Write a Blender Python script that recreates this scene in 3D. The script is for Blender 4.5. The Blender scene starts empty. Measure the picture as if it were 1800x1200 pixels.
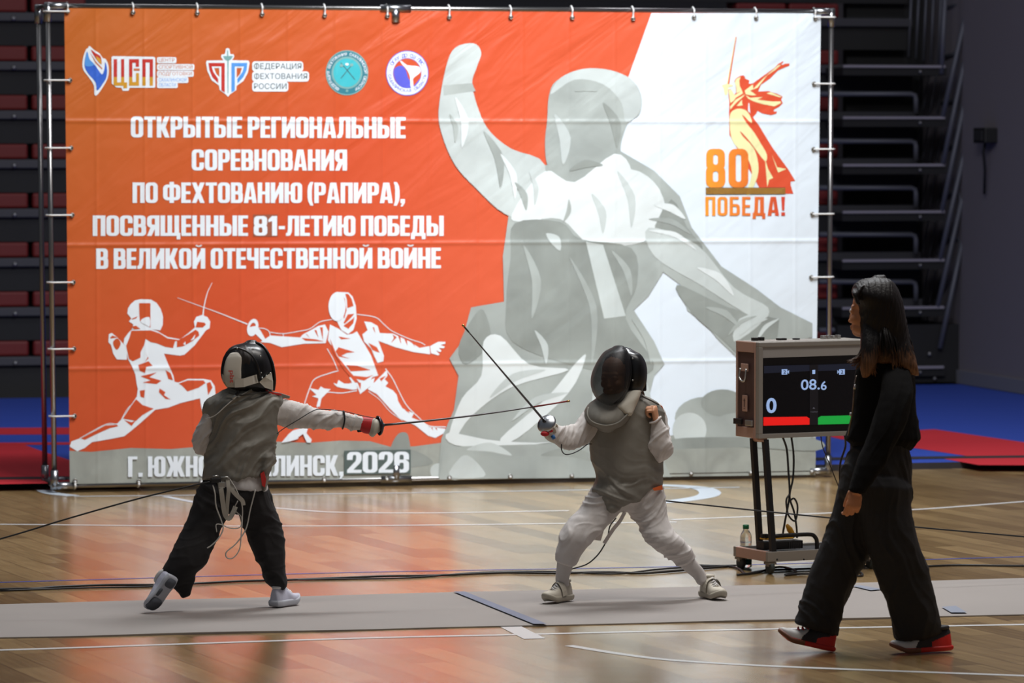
import bpy, bmesh, math, random
from mathutils import Vector, Matrix, noise
from mathutils.geometry import tessellate_polygon
random.seed(7)
SC = bpy.context.scene
COL = SC.collection

# ------------------------------------------------------------------ camera
CAM_H, FPX, YAW, PITCH = 2.2625, 7500.0, math.radians(14.0), math.atan(360 / 7500.0)
cam_d = bpy.data.cameras.new('camera'); cam = bpy.data.objects.new('camera', cam_d); COL.objects.link(cam)
cam_d.sensor_width = 36; cam_d.lens = FPX / 1800 * 36; cam_d.clip_end = 200; cam_d.clip_start = 0.5
cam.location = (0, 0, CAM_H)
cam.rotation_euler = (math.pi / 2 - PITCH, 0, -YAW)
cam_d.dof.use_dof = True; cam_d.dof.focus_distance = 20.6; cam_d.dof.aperture_fstop = 4.5
SC.camera = cam

# ------------------------------------------------------------------ view + world + lamps
SC.view_settings.view_transform = 'Standard'; SC.view_settings.look = 'None'
SC.view_settings.exposure = 0.0; SC.view_settings.gamma = 1.0
SC.view_settings.use_curve_mapping = False
W = bpy.data.worlds.new('world'); SC.world = W; W.use_nodes = True
W.node_tree.nodes['Background'].inputs[0].default_value = (0.80, 0.88, 1.0, 1)
W.node_tree.nodes['Background'].inputs[1].default_value = 0.10
def hall_lamp(x, y, z, tx, ty, tz, power, sx, sy, col=(1, 0.97, 0.93), spread=math.pi):
    l = bpy.data.lights.new('hall_lamp', 'AREA'); o = bpy.data.objects.new('hall_lamp', l); COL.objects.link(o)
    l.energy = power; l.shape = 'RECTANGLE'; l.size = sx; l.size_y = sy; l.color = col; l.spread = spread
    o.location = (x, y, z)
    o.rotation_euler = (Vector((tx, ty, tz)) - Vector((x, y, z))).to_track_quat('-Z', 'Y').to_euler()
    return o
hall_lamp(7.0, 21.6, 6.8, 6.9, 26.9, 1.15, 62, 1.2, 0.7, (0.90, 0.96, 1.0), math.radians(64))
hall_lamp(5.5, 22.6, 8.2, 5.5, 23.6, 0.0, 330, 3.0, 0.8, (0.96, 0.98, 1.0))
hall_lamp(7.6, 23.0, 8.2, 7.0, 22.5, 0.0, 360, 2.4, 0.8, (0.97, 0.98, 1.0))
hall_lamp(6.0, 17.5, 9.0, 5.4, 19.5, 0.0, 230, 3.0, 1.5, (1, 0.96, 0.92))
hall_lamp(9.0, 17.5, 9.0, 8.0, 20.0, 0.0, 170, 3.0, 1.5, (1, 0.94, 0.88))
hall_lamp(13.0, 30.0, 9.0, 11.0, 30.0, 0.0, 130, 2.5, 1.2, (0.94, 0.94, 1.0))
hall_lamp(1.0, 30.5, 9.0, 2.0, 32.0, 0.0, 80, 2.5, 1.2, (0.97, 0.96, 1.0))

# ------------------------------------------------------------------ measuring the photo
_F = Vector((math.sin(YAW), math.cos(YAW), 0)); _R = Vector((math.cos(YAW), -math.sin(YAW), 0)); _Z = Vector((0, 0, 1))
FWD = _F * math.cos(PITCH) - _Z * math.sin(PITCH); UP = _F * math.sin(PITCH) + _Z * math.cos(PITCH)
C0 = Vector((0, 0, CAM_H))
def ray(px, py): return FWD + _R * ((px - 900) / FPX) - UP * ((py - 600) / FPX)
def Fl(px, py, z=0.0):
    r = ray(px, py); return C0 + r * ((z - CAM_H) / r.z)
def At(px, py, Y):
    r = ray(px, py); return C0 + r * (Y / r.y)
def AtX(px, py, X):
    r = ray(px, py); return C0 + r * (X / r.x)

# ------------------------------------------------------------------ materials
def lin(c):
    return tuple(((v / 255) / 12.92 if v / 255 <= 0.04045 else ((v / 255 + 0.055) / 1.055) ** 2.4) for v in c)
MATS = {}
def mat(name, rgb, rough=0.6, metal=0.0, spec=0.5, bump=None, mottle=None, alpha=1.0, emit=0.0, trans=0.0, sheen=0.0, coat=0.0):
    """bump=(kind, scale, strength) ; mottle=(scale, amount)"""
    if name in MATS: return MATS[name]
    m = bpy.data.materials.new(name); m.use_nodes = True; nt = m.node_tree; b = nt.nodes['Principled BSDF']
    c = lin(rgb) + (1,)
    b.inputs['Base Color'].default_value = c; b.inputs['Roughness'].default_value = rough
    b.inputs['Metallic'].default_value = metal; b.inputs['Specular IOR Level'].default_value = spec
    b.inputs['Alpha'].default_value = alpha; b.inputs['Transmission Weight'].default_value = trans
    b.inputs['Sheen Weight'].default_value = sheen; b.inputs['Coat Weight'].default_value = coat
    if emit:
        b.inputs['Emission Color'].default_value = c; b.inputs['Emission Strength'].default_value = emit
    tc = nt.nodes.new('ShaderNodeTexCoord')
    if mottle:
        n = nt.nodes.new('ShaderNodeTexNoise'); n.inputs['Scale'].default_value = mottle[0]; n.inputs['Detail'].default_value = 5
        nt.links.new(tc.outputs['Object'], n.inputs['Vector'])
        mx = nt.nodes.new('ShaderNodeMix'); mx.data_type = 'RGBA'
        k = mottle[1]
        mx.inputs[6].default_value = tuple(max(0, v * (1 - k)) for v in c[:3]) + (1,)
        mx.inputs[7].default_value = tuple(min(1, v * (1 + k)) for v in c[:3]) + (1,)
        nt.links.new(n.outputs['Fac'], mx.inputs[0]); nt.links.new(mx.outputs[2], b.inputs['Base Color'])
    if bump:
        kind, sc, st = bump
        if kind == 'noise':
            t = nt.nodes.new('ShaderNodeTexNoise'); t.inputs['Scale'].default_value = sc; t.inputs['Detail'].default_value = 4; out = t.outputs['Fac']
        elif kind == 'weave':
            t = nt.nodes.new('ShaderNodeTexWave'); t.inputs['Scale'].default_value = sc; t.inputs['Distortion'].default_value = 1.5; t.bands_direction = 'DIAGONAL'; out = t.outputs['Fac']
        else:
            t = nt.nodes.new('ShaderNodeTexVoronoi'); t.inputs['Scale'].default_value = sc; out = t.outputs['Distance']
        nt.links.new(tc.outputs['Object'], t.inputs['Vector'])
        bp = nt.nodes.new('ShaderNodeBump'); bp.inputs['Strength'].default_value = st; bp.inputs['Distance'].default_value = 0.01
        nt.links.new(out, bp.inputs['Height']); nt.links.new(bp.outputs['Normal'], b.inputs['Normal'])
    MATS[name] = m
    return m

# ------------------------------------------------------------------ objects
def tag(o, label=None, cat=None, group=None, kind=None):
    if label: o['label'] = label
    if cat: o['category'] = cat
    if group: o['group'] = group
    if kind: o['kind'] = kind
    return o
def thing(name, loc, label, cat, group=None):
    o = bpy.data.objects.new(name, None); o.empty_display_size = 0.1; COL.objects.link(o); o.location = loc
    return tag(o, label, cat, group)
def root_loc(p):
    v = Vector((0, 0, 0))
    while p is not None: v = v + p.location; p = p.parent
    return v
def link(name, me, mats, parent=None, origin=None, label=None):
    """me is built in world coordinates; it is re-based to its parent (or to origin)."""
    base = root_loc(parent) if parent is not None else (Vector(origin) if origin is not None else Vector((0, 0, 0)))
    me.transform(Matrix.Translation(-base))
    o = bpy.data.objects.new(name, me); COL.objects.link(o)

    for m in (mats if isinstance(mats, (list, tuple)) else [mats]): me.materials.append(m)
    if parent is not None: o.parent = parent
    elif origin is not None: o.location = base
    if label: o['label'] = label
    return o
class MB:
    def __init__(s): s.v = []; s.f = []; s.mi = []; s.sm = []
    def add(s, vs, fs, mi=0, smooth=False):
        k = len(s.v); s.v += [Vector(p) for p in vs]
        for f in fs: s.f.append([i + k for i in f]); s.mi.append(mi); s.sm.append(smooth)
    def box(s, c, size, rot=None, mi=0, bevel=0.0):
        bm = bmesh.new(); bmesh.ops.create_cube(bm, size=1)
        for v in bm.verts: v.co = Vector((v.co.x * size[0], v.co.y * size[1], v.co.z * size[2]))
        if bevel: bmesh.ops.bevel(bm, geom=list(bm.edges), offset=bevel, segments=2, affect='EDGES', profile=0.5)
        M = Matrix.Translation(Vector(c)) @ (rot.to_4x4() if rot is not None else Matrix.Identity(4))
        bm.transform(M); s.bm(bm, mi)
    def bm(s, bm, mi=0, smooth=False):
        bm.verts.index_update()
        s.add([v.co.copy() for v in bm.verts], [[v.index for v in f.verts] for f in bm.faces], mi, smooth); bm.free()
    def tube(s, pts, r, n=10, mi=0, caps=True, closed=False):
        pts = [Vector(p) for p in pts]; N = len(pts)
        rs = r if isinstance(r, (list, tuple)) else [r] * N
        T = []
        for i in range(N):
            if closed: t = pts[(i + 1) % N] - pts[i - 1]
            else: t = pts[min(i + 1, N - 1)] - pts[max(i - 1, 0)]
            T.append(t.normalized() if t.length > 1e-9 else Vector((0, 0, 1)))
        ref = Vector((0, 0, 1)) if abs(T[0].z) < 0.9 else Vector((1, 0, 0))
        nrm = T[0].cross(ref).normalized(); vs = []
        for i in range(N):
            nrm = (nrm - T[i] * nrm.dot(T[i]))
            if nrm.length < 1e-6: nrm = T[i].orthogonal()
            nrm.normalize(); b = T[i].cross(nrm)
            for k in range(n):
                a = 2 * math.pi * k / n; vs.append(pts[i] + (nrm * math.cos(a) + b * math.sin(a)) * rs[i])
        fs = []
        for i in range(N if closed else N - 1):
            j = (i + 1) % N
            for k in range(n): fs.append([i * n + k, i * n + (k + 1) % n, j * n + (k + 1) % n, j * n + k])
        if caps and not closed: fs.append(list(range(n))[::-1]); fs.append([(N - 1) * n + k for k in range(n)])
        s.add(vs, fs, mi, True)
    def rings(s, R, mi=0, caps=True, smooth=True):
        n = len(R[0]); vs = [p for r in R for p in r]; fs = []
        for i in range(len(R) - 1):
            for k in range(n): fs.append([i * n + k, i * n + (k + 1) % n, (i + 1) * n + (k + 1) % n, (i + 1) * n + k])
        if caps: fs.append(list(range(n))[::-1]); fs.append([(len(R) - 1) * n + k for k in range(n)])
        s.add(vs, fs, mi, smooth)
    def lathe(s, prof, M, n=24, mi=0, smooth=True):
        """prof [(r,h)] about local z, placed by matrix M"""
        R = [[M @ Vector((r * math.cos(2 * math.pi * k / n), r * math.sin(2 * math.pi * k / n), h)) for k in range(n)] for r, h in prof]
        s.rings(R, mi, True, smooth)
    def ball(s, c, r, mi=0, seg=14, M=None):
        bm = bmesh.new(); bmesh.ops.create_uvsphere(bm, u_segments=seg, v_segments=max(6, seg * 2 // 3), radius=1)
        rr = r if isinstance(r, (tuple, list)) else (r, r, r)
        for v in bm.verts: v.co = Vector((v.co.x * rr[0], v.co.y * rr[1], v.co.z * rr[2]))
        X = Matrix.Translation(Vector(c)) @ (M.to_4x4() if M is not None else Matrix.Identity(4))
        bm.transform(X); s.bm(bm, mi, True)
    def mesh(s, name):
        me = bpy.data.meshes.new(name); me.from_pydata([tuple(v) for v in s.v], [], s.f)
        for p, mi, sm in zip(me.polygons, s.mi, s.sm): p.material_index = mi; p.use_smooth = sm
        me.validate(); bm = bmesh.new(); bm.from_mesh(me); bmesh.ops.recalc_face_normals(bm, faces=list(bm.faces)); bm.to_mesh(me); bm.free()
        me.update(); return me
    def build(s, name, mats, parent=None, origin=None, label=None):
        return link(name, s.mesh(name), mats, parent, origin, label)
def copy_tree(o, loc=None, parent=None):
    c = o.copy(); COL.objects.link(c)
    if parent is not None: c.parent = parent
    if loc is not None: c.location = loc
    for ch in list(o.children): copy_tree(ch, None, c)
    return c
def cr(P, k=6, closed=False):
    """Catmull-Rom through P (Vectors or tuples)"""
    P = [Vector(p) for p in P]; N = len(P); out = []
    for i in range(N if closed else N - 1):
        p1, p2 = P[i], P[(i + 1) % N]
        p0 = P[i - 1] if (closed or i > 0) else p1 + (p1 - p2)
        p3 = P[(i + 2) % N] if (closed or i + 2 < N) else p2 + (p2 - p1)
        for j in range(k):
            t = j / k
            out.append(0.5 * ((2 * p1) + (p2 - p0) * t + (2 * p0 - 5 * p1 + 4 * p2 - p3) * t * t + (3 * p1 - p0 - 3 * p2 + p3) * t ** 3))
    if not closed: out.append(P[-1])
    return out
# ------------------------------------------------------------------ floor
def floor_mat():
    m = bpy.data.materials.new('parquet'); m.use_nodes = True; nt = m.node_tree; b = nt.nodes['Principled BSDF']; L = nt.links
    tc = nt.nodes.new('ShaderNodeTexCoord'); mp = nt.nodes.new('ShaderNodeMapping'); mp.inputs['Rotation'].default_value = (0, 0, math.radians(82))
    L.new(tc.outputs['Object'], mp.inputs['Vector'])
    br = nt.nodes.new('ShaderNodeTexBrick'); br.inputs['Scale'].default_value = 1
    br.inputs['Brick Width'].default_value = 0.95; br.inputs['Row Height'].default_value = 0.15; br.inputs['Mortar Size'].default_value = 0.0022
    br.inputs['Color1'].default_value = lin((190, 160, 112)) + (1,); br.inputs['Color2'].default_value = lin((140, 112, 72)) + (1,)
    br.inputs['Mortar'].default_value = lin((100, 76, 50)) + (1,)
    L.new(mp.outputs['Vector'], br.inputs['Vector'])
    mp2 = nt.nodes.new('ShaderNodeMapping'); mp2.inputs['Scale'].default_value = (2.0, 30, 1); L.new(mp.outputs['Vector'], mp2.inputs['Vector'])
    n = nt.nodes.new('ShaderNodeTexNoise'); n.inputs['Scale'].default_value = 1.4; n.inputs['Detail'].default_value = 6; L.new(mp2.outputs['Vector'], n.inputs['Vector'])
    mx = nt.nodes.new('ShaderNodeMix'); mx.data_type = 'RGBA'; mx.blend_type = 'MULTIPLY'; mx.inputs[0].default_value = 0.75
    cr_ = nt.nodes.new('ShaderNodeValToRGB'); cr_.color_ramp.elements[0].position = 0.3; cr_.color_ramp.elements[0].color = (0.62, 0.58, 0.54, 1); cr_.color_ramp.elements[1].position = 0.7
    L.new(n.outputs['Fac'], cr_.inputs[0]); L.new(br.outputs['Color'], mx.inputs[6]); L.new(cr_.outputs[0], mx.inputs[7]); L.new(mx.outputs[2], b.inputs['Base Color'])
    n2 = nt.nodes.new('ShaderNodeTexNoise'); n2.inputs['Scale'].default_value = 2.2; n2.inputs['Detail'].default_value = 4; L.new(tc.outputs['Object'], n2.inputs['Vector'])
    mr = nt.nodes.new('ShaderNodeMapRange'); mr.inputs['From Min'].default_value = 0.3; mr.inputs['From Max'].default_value = 0.7
    mr.inputs['To Min'].default_value = 0.20; mr.inputs['To Max'].default_value = 0.27; b.inputs['Coat Weight'].default_value = 0.7; b.inputs['Coat Roughness'].default_value = 0.22; L.new(n2.outputs['Fac'], mr.inputs[0]); L.new(mr.outputs[0], b.inputs['Roughness'])
    bp = nt.nodes.new('ShaderNodeBump'); bp.inputs['Strength'].default_value = 0.05; bp.inputs['Distance'].default_value = 0.004
    L.new(br.outputs['Fac'], bp.inputs['Height']); bp.invert = True; L.new(bp.outputs['Normal'], b.inputs['Normal'])
    return m
mb = MB(); mb.box((6, 20, -0.05), (44, 64, 0.1)); floor = mb.build('floor', floor_mat()); tag(floor, kind='structure')
m_line = mat('line_white', (205, 205, 205), 0.35); m_lblue = mat('line_blue', (70, 80, 150), 0.35); m_lpale = mat('line_pale', (190, 200, 210), 0.35)
def court_line(pts, w, m, z=0.0012, smooth=True):
    P = [Fl(x, y, z) for x, y in pts]
    if smooth and len(P) > 2: P = cr(P, 8)
    vs = []; fs = []
    for i, p in enumerate(P):
        t = (P[min(i + 1, len(P) - 1)] - P[max(i - 1, 0)]); t.z = 0; t.normalize(); s = Vector((-t.y, t.x, 0)) * w / 2
        vs += [p + s, p - s]
    for i in range(len(P) - 1): fs.append([2 * i, 2 * i + 1, 2 * i + 3, 2 * i + 2])
    mb = MB(); mb.add(vs, fs); return mb.build('court_line', m, floor)
court_line([(-300, 921), (0, 921), (330, 924), (700, 923), (1190, 917)], 0.05, m_line)
court_line([(480, 892), (540, 897), (600, 900), (760, 901), (1000, 897), (1230, 909), (1460, 901), (1610, 895), (1800, 881), (2100, 860)][:5], 0.05, m_line)
court_line([(1180, 913), (1330, 907), (1460, 901), (1610, 895), (1800, 881), (2000, 866)], 0.05, m_line)
court_line([(-300, 1030), (0, 1023), (600, 1006), (1200, 995), (1800, 978), (2100, 970)], 0.035, m_lblue)
court_line([(-300, 1149), (0, 1142), (600, 1122), (900, 1115), (1200, 1108), (1800, 1097), (2100, 1091)], 0.05, m_line)
court_line([(1000, 1134), (1100, 1150), (1200, 1161), (1400, 1172), (1800, 1187), (2100, 1198)], 0.05, m_line)
court_line([(882, 1092), (908, 1106), (940, 1122)], 0.10, m_line, 0.0016)
court_line([(1110, 852), (1180, 853), (1230, 857), (1248, 865), (1235, 873), (1180, 881), (1120, 884)], 0.14, m_lpale)
court_line([(290, 872), (320, 878), (360, 885), (420, 890), (485, 892)], 0.05, m_lpale)
court_line([(70, 857), (90, 866), (130, 871)], 0.10, m_lpale, 0.0016)
court_line([(130, 872), (700, 866), (1300, 856)], 0.04, m_lpale)

# ------------------------------------------------------------------ fencing piste
m_piste = mat('piste_fabric', (150, 143, 138), 0.75, bump=('weave', 90, 0.25), mottle=(1.6, 0.10))
m_pedge = mat('piste_edge', (38, 36, 36), 0.8)
def wav(x): return 0.012 * math.sin(x * 1.7) + 0.008 * math.sin(x * 4.1 + 1)
far0, far1 = Fl(-600, 1078), Fl(2400, 1003); nr0, nr1 = Fl(-600, 1136), Fl(2400, 1068)
N = 90; mb = MB(); vs = []; fs = []
for i in range(N + 1):
    t = i / N; a = far0.lerp(far1, t); b = nr0.lerp(nr1, t); a.y += wav(a.x); b.y += wav(b.x * 1.3 + 2)
    hh = 0.006 + 0.004 * max(0, math.sin(b.x * 2.3))
    vs += [a + Vector((0, 0, 0.0005)), a + Vector((0, 0, 0.006)), b + Vector((0, 0, hh)), b + Vector((0, 0, 0.0005))]
for i in range(N):
    for k in range(3): fs.append([4 * i + k, 4 * i + k + 1, 4 * i + 4 + k + 1, 4 * i + 4 + k])
mb.add(vs, fs)
piste = mb.build('fencing_strip', m_piste, None, (far0 + nr1) / 2)
tag(piste, 'long grey fencing piste of woven mat laid across the parquet', 'fencing piste')
m_pl = mat('piste_blue', (122, 126, 144), 0.75, bump=('weave', 90, 0.25))
def piste_mark(quad):
    mb = MB(); mb.add([Fl(x, y, 0.0125) for x, y in quad], [[0, 1, 2, 3]]); return mb.build('centre_line', m_pl, piste, label='blue cross line on the piste')
piste_mark([(797, 1039), (817, 1039), (962, 1096), (938, 1096)])
for q in ([(1497, 1029), (1512, 1028), (1552, 1035), (1530, 1037)], [(1655, 1066), (1680, 1064), (1700, 1076), (1672, 1076)]):
    mb = MB(); mb.add([Fl(x, y, 0.0125) for x, y in q], [[0, 1, 2, 3]]); mb.build('tape_mark', mat('piste_tape', (132, 138, 152), 0.75), piste, label='small faded blue mark on the piste')

# ------------------------------------------------------------------ tatami
m_tb = mat('mat_blue', (40, 72, 172), 0.7, bump=('noise', 160, 0.15)); m_tr = mat('mat_red', (196, 36, 48), 0.7, bump=('noise', 160, 0.15))
m_te = mat('mat_edge', (40, 36, 40), 0.7)
ZM = 0.045
WALLX = Fl(1668, 680).x
bl_l, bl_r = Fl(0, 700), Fl(1640, 688); YB = (bl_l.y + bl_r.y) / 2
e0, e1 = Fl(-500, 863), Fl(2300, 814)
def front(x): return 27.43 + 0.003 * (x - e0.x)
x0, x1 = e0.x, WALLX - 0.02
mb = MB(); mb.add([(x0, front(x0), 0), (x1, front(x1), 0), (x1, YB - 0.22, 0), (x0, YB - 0.22, 0), (x0, front(x0), ZM), (x1, front(x1), ZM), (x1, YB - 0.22, ZM), (x0, YB - 0.22, ZM)],
              [[0, 1, 2, 3], [4, 5, 6, 7], [0, 1, 5, 4], [1, 2, 6, 5], [2, 3, 7, 6], [3, 0, 4, 7]])
for i, f in enumerate(mb.f):
    mb.mi[i] = 1 if i == 2 else 0
def patch(q, mi, dz=0.002): mb.add([Fl(x, y, ZM + dz) for x, y in q], [list(range(len(q)))], mi)
patch([(-400, 753), (140, 751), (140, 763), (-400, 765)], 2)
patch([(-400, 779), (140, 777), (140, 781), (-400, 783)], 2)
patch([(-400, 781), (42, 781), (75, 793), (122, 808), (260, 846), (-400, 858)], 2)
patch([(1480, 764), (1560, 759), (1642, 754), (1800, 777), (2000, 806), (1700, 801), (1588, 784)], 2)
patch([(1654, 805), (1950, 802), (1950, 818), (1720, 817)], 2)
patch([(1455, 766), (1475, 764), (1500, 770), (1480, 772)], 2)
patch([(-400, 841), (140, 837), (140, 841), (-400, 846)], 1, 0.003)
patch([(1400, 804), (1800, 800), (2000, 798), (2000, 801), (1800, 804), (1400, 809)], 1, 0.003)
tat = mb.build('sports_mat', [m_tb, m_te, m_tr], None, ((x0 + x1) / 2, (front(6) + YB) / 2, 0))
tag(tat, 'large blue and red competition mat spread on floor behind banner', 'sports mat')

# ------------------------------------------------------------------ right wall and back wall
m_wall = mat('wall_paint', (124, 118, 126), 0.7, bump=('noise', 60, 0.05)); m_base = mat('wall_base', (120, 120, 130), 0.6)
mb = MB(); mb.box((WALLX + 0.1, 20, 5), (0.2, 64, 10.4)); tag(mb.build('wall_right', m_wall), kind='structure')
mb = MB(); mb.box((-2, YB + 4.6, 5), (2 * WALLX + 6, 0.2, 10.4)); tag(mb.build('wall_back', mat('wall_dark', (60, 60, 68), 0.8)), kind='structure')
mb = MB(); mb.box((WALLX - 0.012, (front(x1) + YB) / 2, ZM + 0.065), (0.024, YB - front(x1) + 6, 0.12)); tag(mb.build('baseboard_right', m_base), kind='structure')
# wall box with hanging cord
c = AtX(1732, 238, WALLX - 0.06); c.x = WALLX - 0.06
h = 26 / FPX * c.y
mb = MB(); mb.box(c, (0.12, h * 1.1 * 2.2, h * 1.1), bevel=0.01)
wb = mb.build('wall_speaker', mat('box_black', (22, 22, 24), 0.5), None, c); tag(wb, 'small black box mounted high on grey wall, cord hanging below', 'wall speaker')
mb = MB(); mb.box(c + Vector((-0.066, 0, 0)), (0.012, h * 1.6, h * 0.75)); mb.build('speaker_grille', mat('grille_black', (34, 34, 38), 0.7, bump=('voronoi', 120, 0.4)), wb)
mb = MB(); mb.tube([c + Vector((0, 0, -h * 0.5)), c + Vector((-0.01, 0.02, -h * 1.2)), c + Vector((0.02, 0.06, -h * 2.4)), c + Vector((0.03, 0.10, -h * 4.2))], 0.012, 6); mb.build('cord', mat('cord_black', (20, 20, 22), 0.6), wb)

# ------------------------------------------------------------------ closed telescopic bleachers
m_bdk = mat('bleacher_black', (26, 26, 29), 0.7, mottle=(3, 0.25)); m_bgr = mat('bleacher_deck', (62, 62, 70), 0.55); m_seat = mat('seat_red', (112, 22, 24), 0.55)
m_rail = mat('rail_grey', (96, 98, 110), 0.5, 0.3); m_bolt = mat('bolt', (150, 150, 155), 0.4, 0.8); m_tread = mat('tread_nose', (150, 146, 160), 0.5)
zrow = [At(0, y, YB).z for y in (628, 553, 466, 380, 293, 205, 113, 20)]
dz = (zrow[-1] - zrow[0]) / 7
XL, XR = Fl(-700, 700).x, At(1625, 300, YB).x
bleach = thing('bleachers', (6, YB, 0), 'tall closed black telescopic bleachers with red seats behind banner', 'bleachers')
for i in range(9):
    z = zrow[0] + i * dz; yb = YB + 0.05 * i
    zb = 0.0 if i == 0 else z - 0.05 - dz * 0.50
    mb = MB(); mb.box(((XL + XR) / 2, yb + 0.07, (z + zb) / 2 - 0.03), (XR - XL, 0.06, z - zb - 0.02)); mb.build('riser_panel', m_bdk, bleach)
    mb = MB(); mb.box(((XL + XR) / 2, yb + 0.25, z - 0.035), (XR - XL, 0.52, 0.075), bevel=0.008)
    mb.build('deck', m_bgr, bleach)
    for px in (25, 300, 700, 1100, 1460):
        q = At(px, 300, yb); mb2 = MB(); mb2.ball((q.x, yb - 0.012, z - 0.05), 0.022, seg=8); mb2.build('bolt', m_bolt, bleach)
    # seats
    xs = []
    xg = At(53, 300, yb).x; w = 0.47
    xs += [xg - w * 0.52 - w * 1.06 * k for k in range(3)] + [xg + w * 0.56]
    xr = At(1478, 300, yb).x
    xs += [xr - w * 0.5, xr - w * 1.56]
    for x in xs:
        mb = MB(); mb.box((x, yb + 0.22, z + 0.07), (w, 0.30, 0.13), bevel=0.02)
        mb.box((x, yb + 0.36, z + 0.13), (w, 0.05, 0.20), bevel=0.012)
        mb.build('seat', m_seat, bleach)
# aisle steps at the right end with handrails
dpx = lambda py: At(1560, py, YB - 0.1).z
sx0, sx1 = At(1478, 300, YB - 0.15).x, At(1660, 300, YB - 0.15).x
for py in (117, 207, 290, 372, 457, 540, 645):
    z = dpx(py)
    mb = MB(); mb.box(((sx0 + sx1) / 2, YB + 0.05, z - 0.045), (sx1 - sx0, 0.5, 0.07)); st = mb.build('step', m_bdk, bleach)
    mb = MB(); mb.box(((sx0 + sx1) / 2 - 0.01, YB - 0.205, z), (sx1 - sx0 - 0.02, 0.03, 0.022)); mb.build('step_nosing', m_tread, st)
    mb = MB(); q = At(1617, py + 9, YB - 0.2); mb.ball((q.x, YB - 0.21, q.z), 0.016, seg=8); mb.build('bolt', m_bolt, st)
for py in (165, 248, 330, 412, 495, 580):
    a, b_, d = At(1440, py, YB - 0.05), At(1610, py, YB - 0.05), At(1610, py + 34, YB - 0.05)
    mb = MB(); mb.tube([a, b_ + Vector((-0.05, 0, 0)), b_ + Vector((-0.01, 0, -0.012)), b_ + Vector((0, 0, -0.05)), d], 0.024, 8); mb.build('folded_rail', m_rail, bleach)
for bx, by, tx, ty in ((1657, 206, 1698, 14), (1657, 290, 1695, 100), (1655, 373, 1693, 182), (1652, 457, 1694, 262), (1648, 540, 1690, 345), (1652, 612, 1690, 424)):
    a, b_, e = At(bx, by, YB - 0.2), At(tx, ty + 10, YB - 0.2), At(tx - 12, ty - 6, YB - 0.05)
    P = [a, b_, b_ + Vector((-0.01, 0, 0.05)), e]
    mb = MB(); mb.tube([a, a.lerp(b_, 0.5), b_, b_.lerp(e, 0.45) + Vector((0.02, 0, 0.03)), e, e + Vector((-0.02, 0.3, -0.03))], 0.024, 8); mb.build('handrail', m_rail, bleach)
mb = MB(); mb.tube([At(1663, -40, YB - 0.2), At(1658, 60, YB - 0.2), At(1655, 130, YB - 0.2)], 0.024, 8); mb.build('handrail', m_rail, bleach)
for k in range(7):
    x = 1597 + k * 13
    mb = MB(); mb.tube([At(x + 6, -30, YB + 0.35), At(x, 100 + k * 3, YB + 0.35)], 0.012, 6); mb.build('baluster', m_rail, bleach)
for r in range(6):
    for k in range(4):
        x = 1606 + k * 13; y = 120 + r * 83
        mb = MB(); mb.tube([At(x + 16, y, YB + 0.32), At(x + 2, y + 80, YB + 0.32)], 0.009, 6); mb.build('baluster', m_bgr, bleach)
mb = MB(); mb.box(((sx0 + sx1) / 2 + 0.1, YB + 0.35, 0.32), (sx1 - sx0 + 0.25, 1.0, 0.52)); mb.build('step_base', m_bdk, bleach)
mb = MB(); mb.box(((XR + sx1) / 2 - 0.25, YB + 0.62, zrow[-1] / 2), (sx1 - XR + 0.6, 0.1, zrow[-1] + 1.2)); mb.build('end_panel', m_bdk, bleach)
for x, y in ((1634, 622), (1643, 665)):
    q = At(x, y, YB - 0.17); mb = MB(); mb.ball(q, 0.02, seg=8); mb.build('bolt', m_bolt, bleach)
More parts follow.
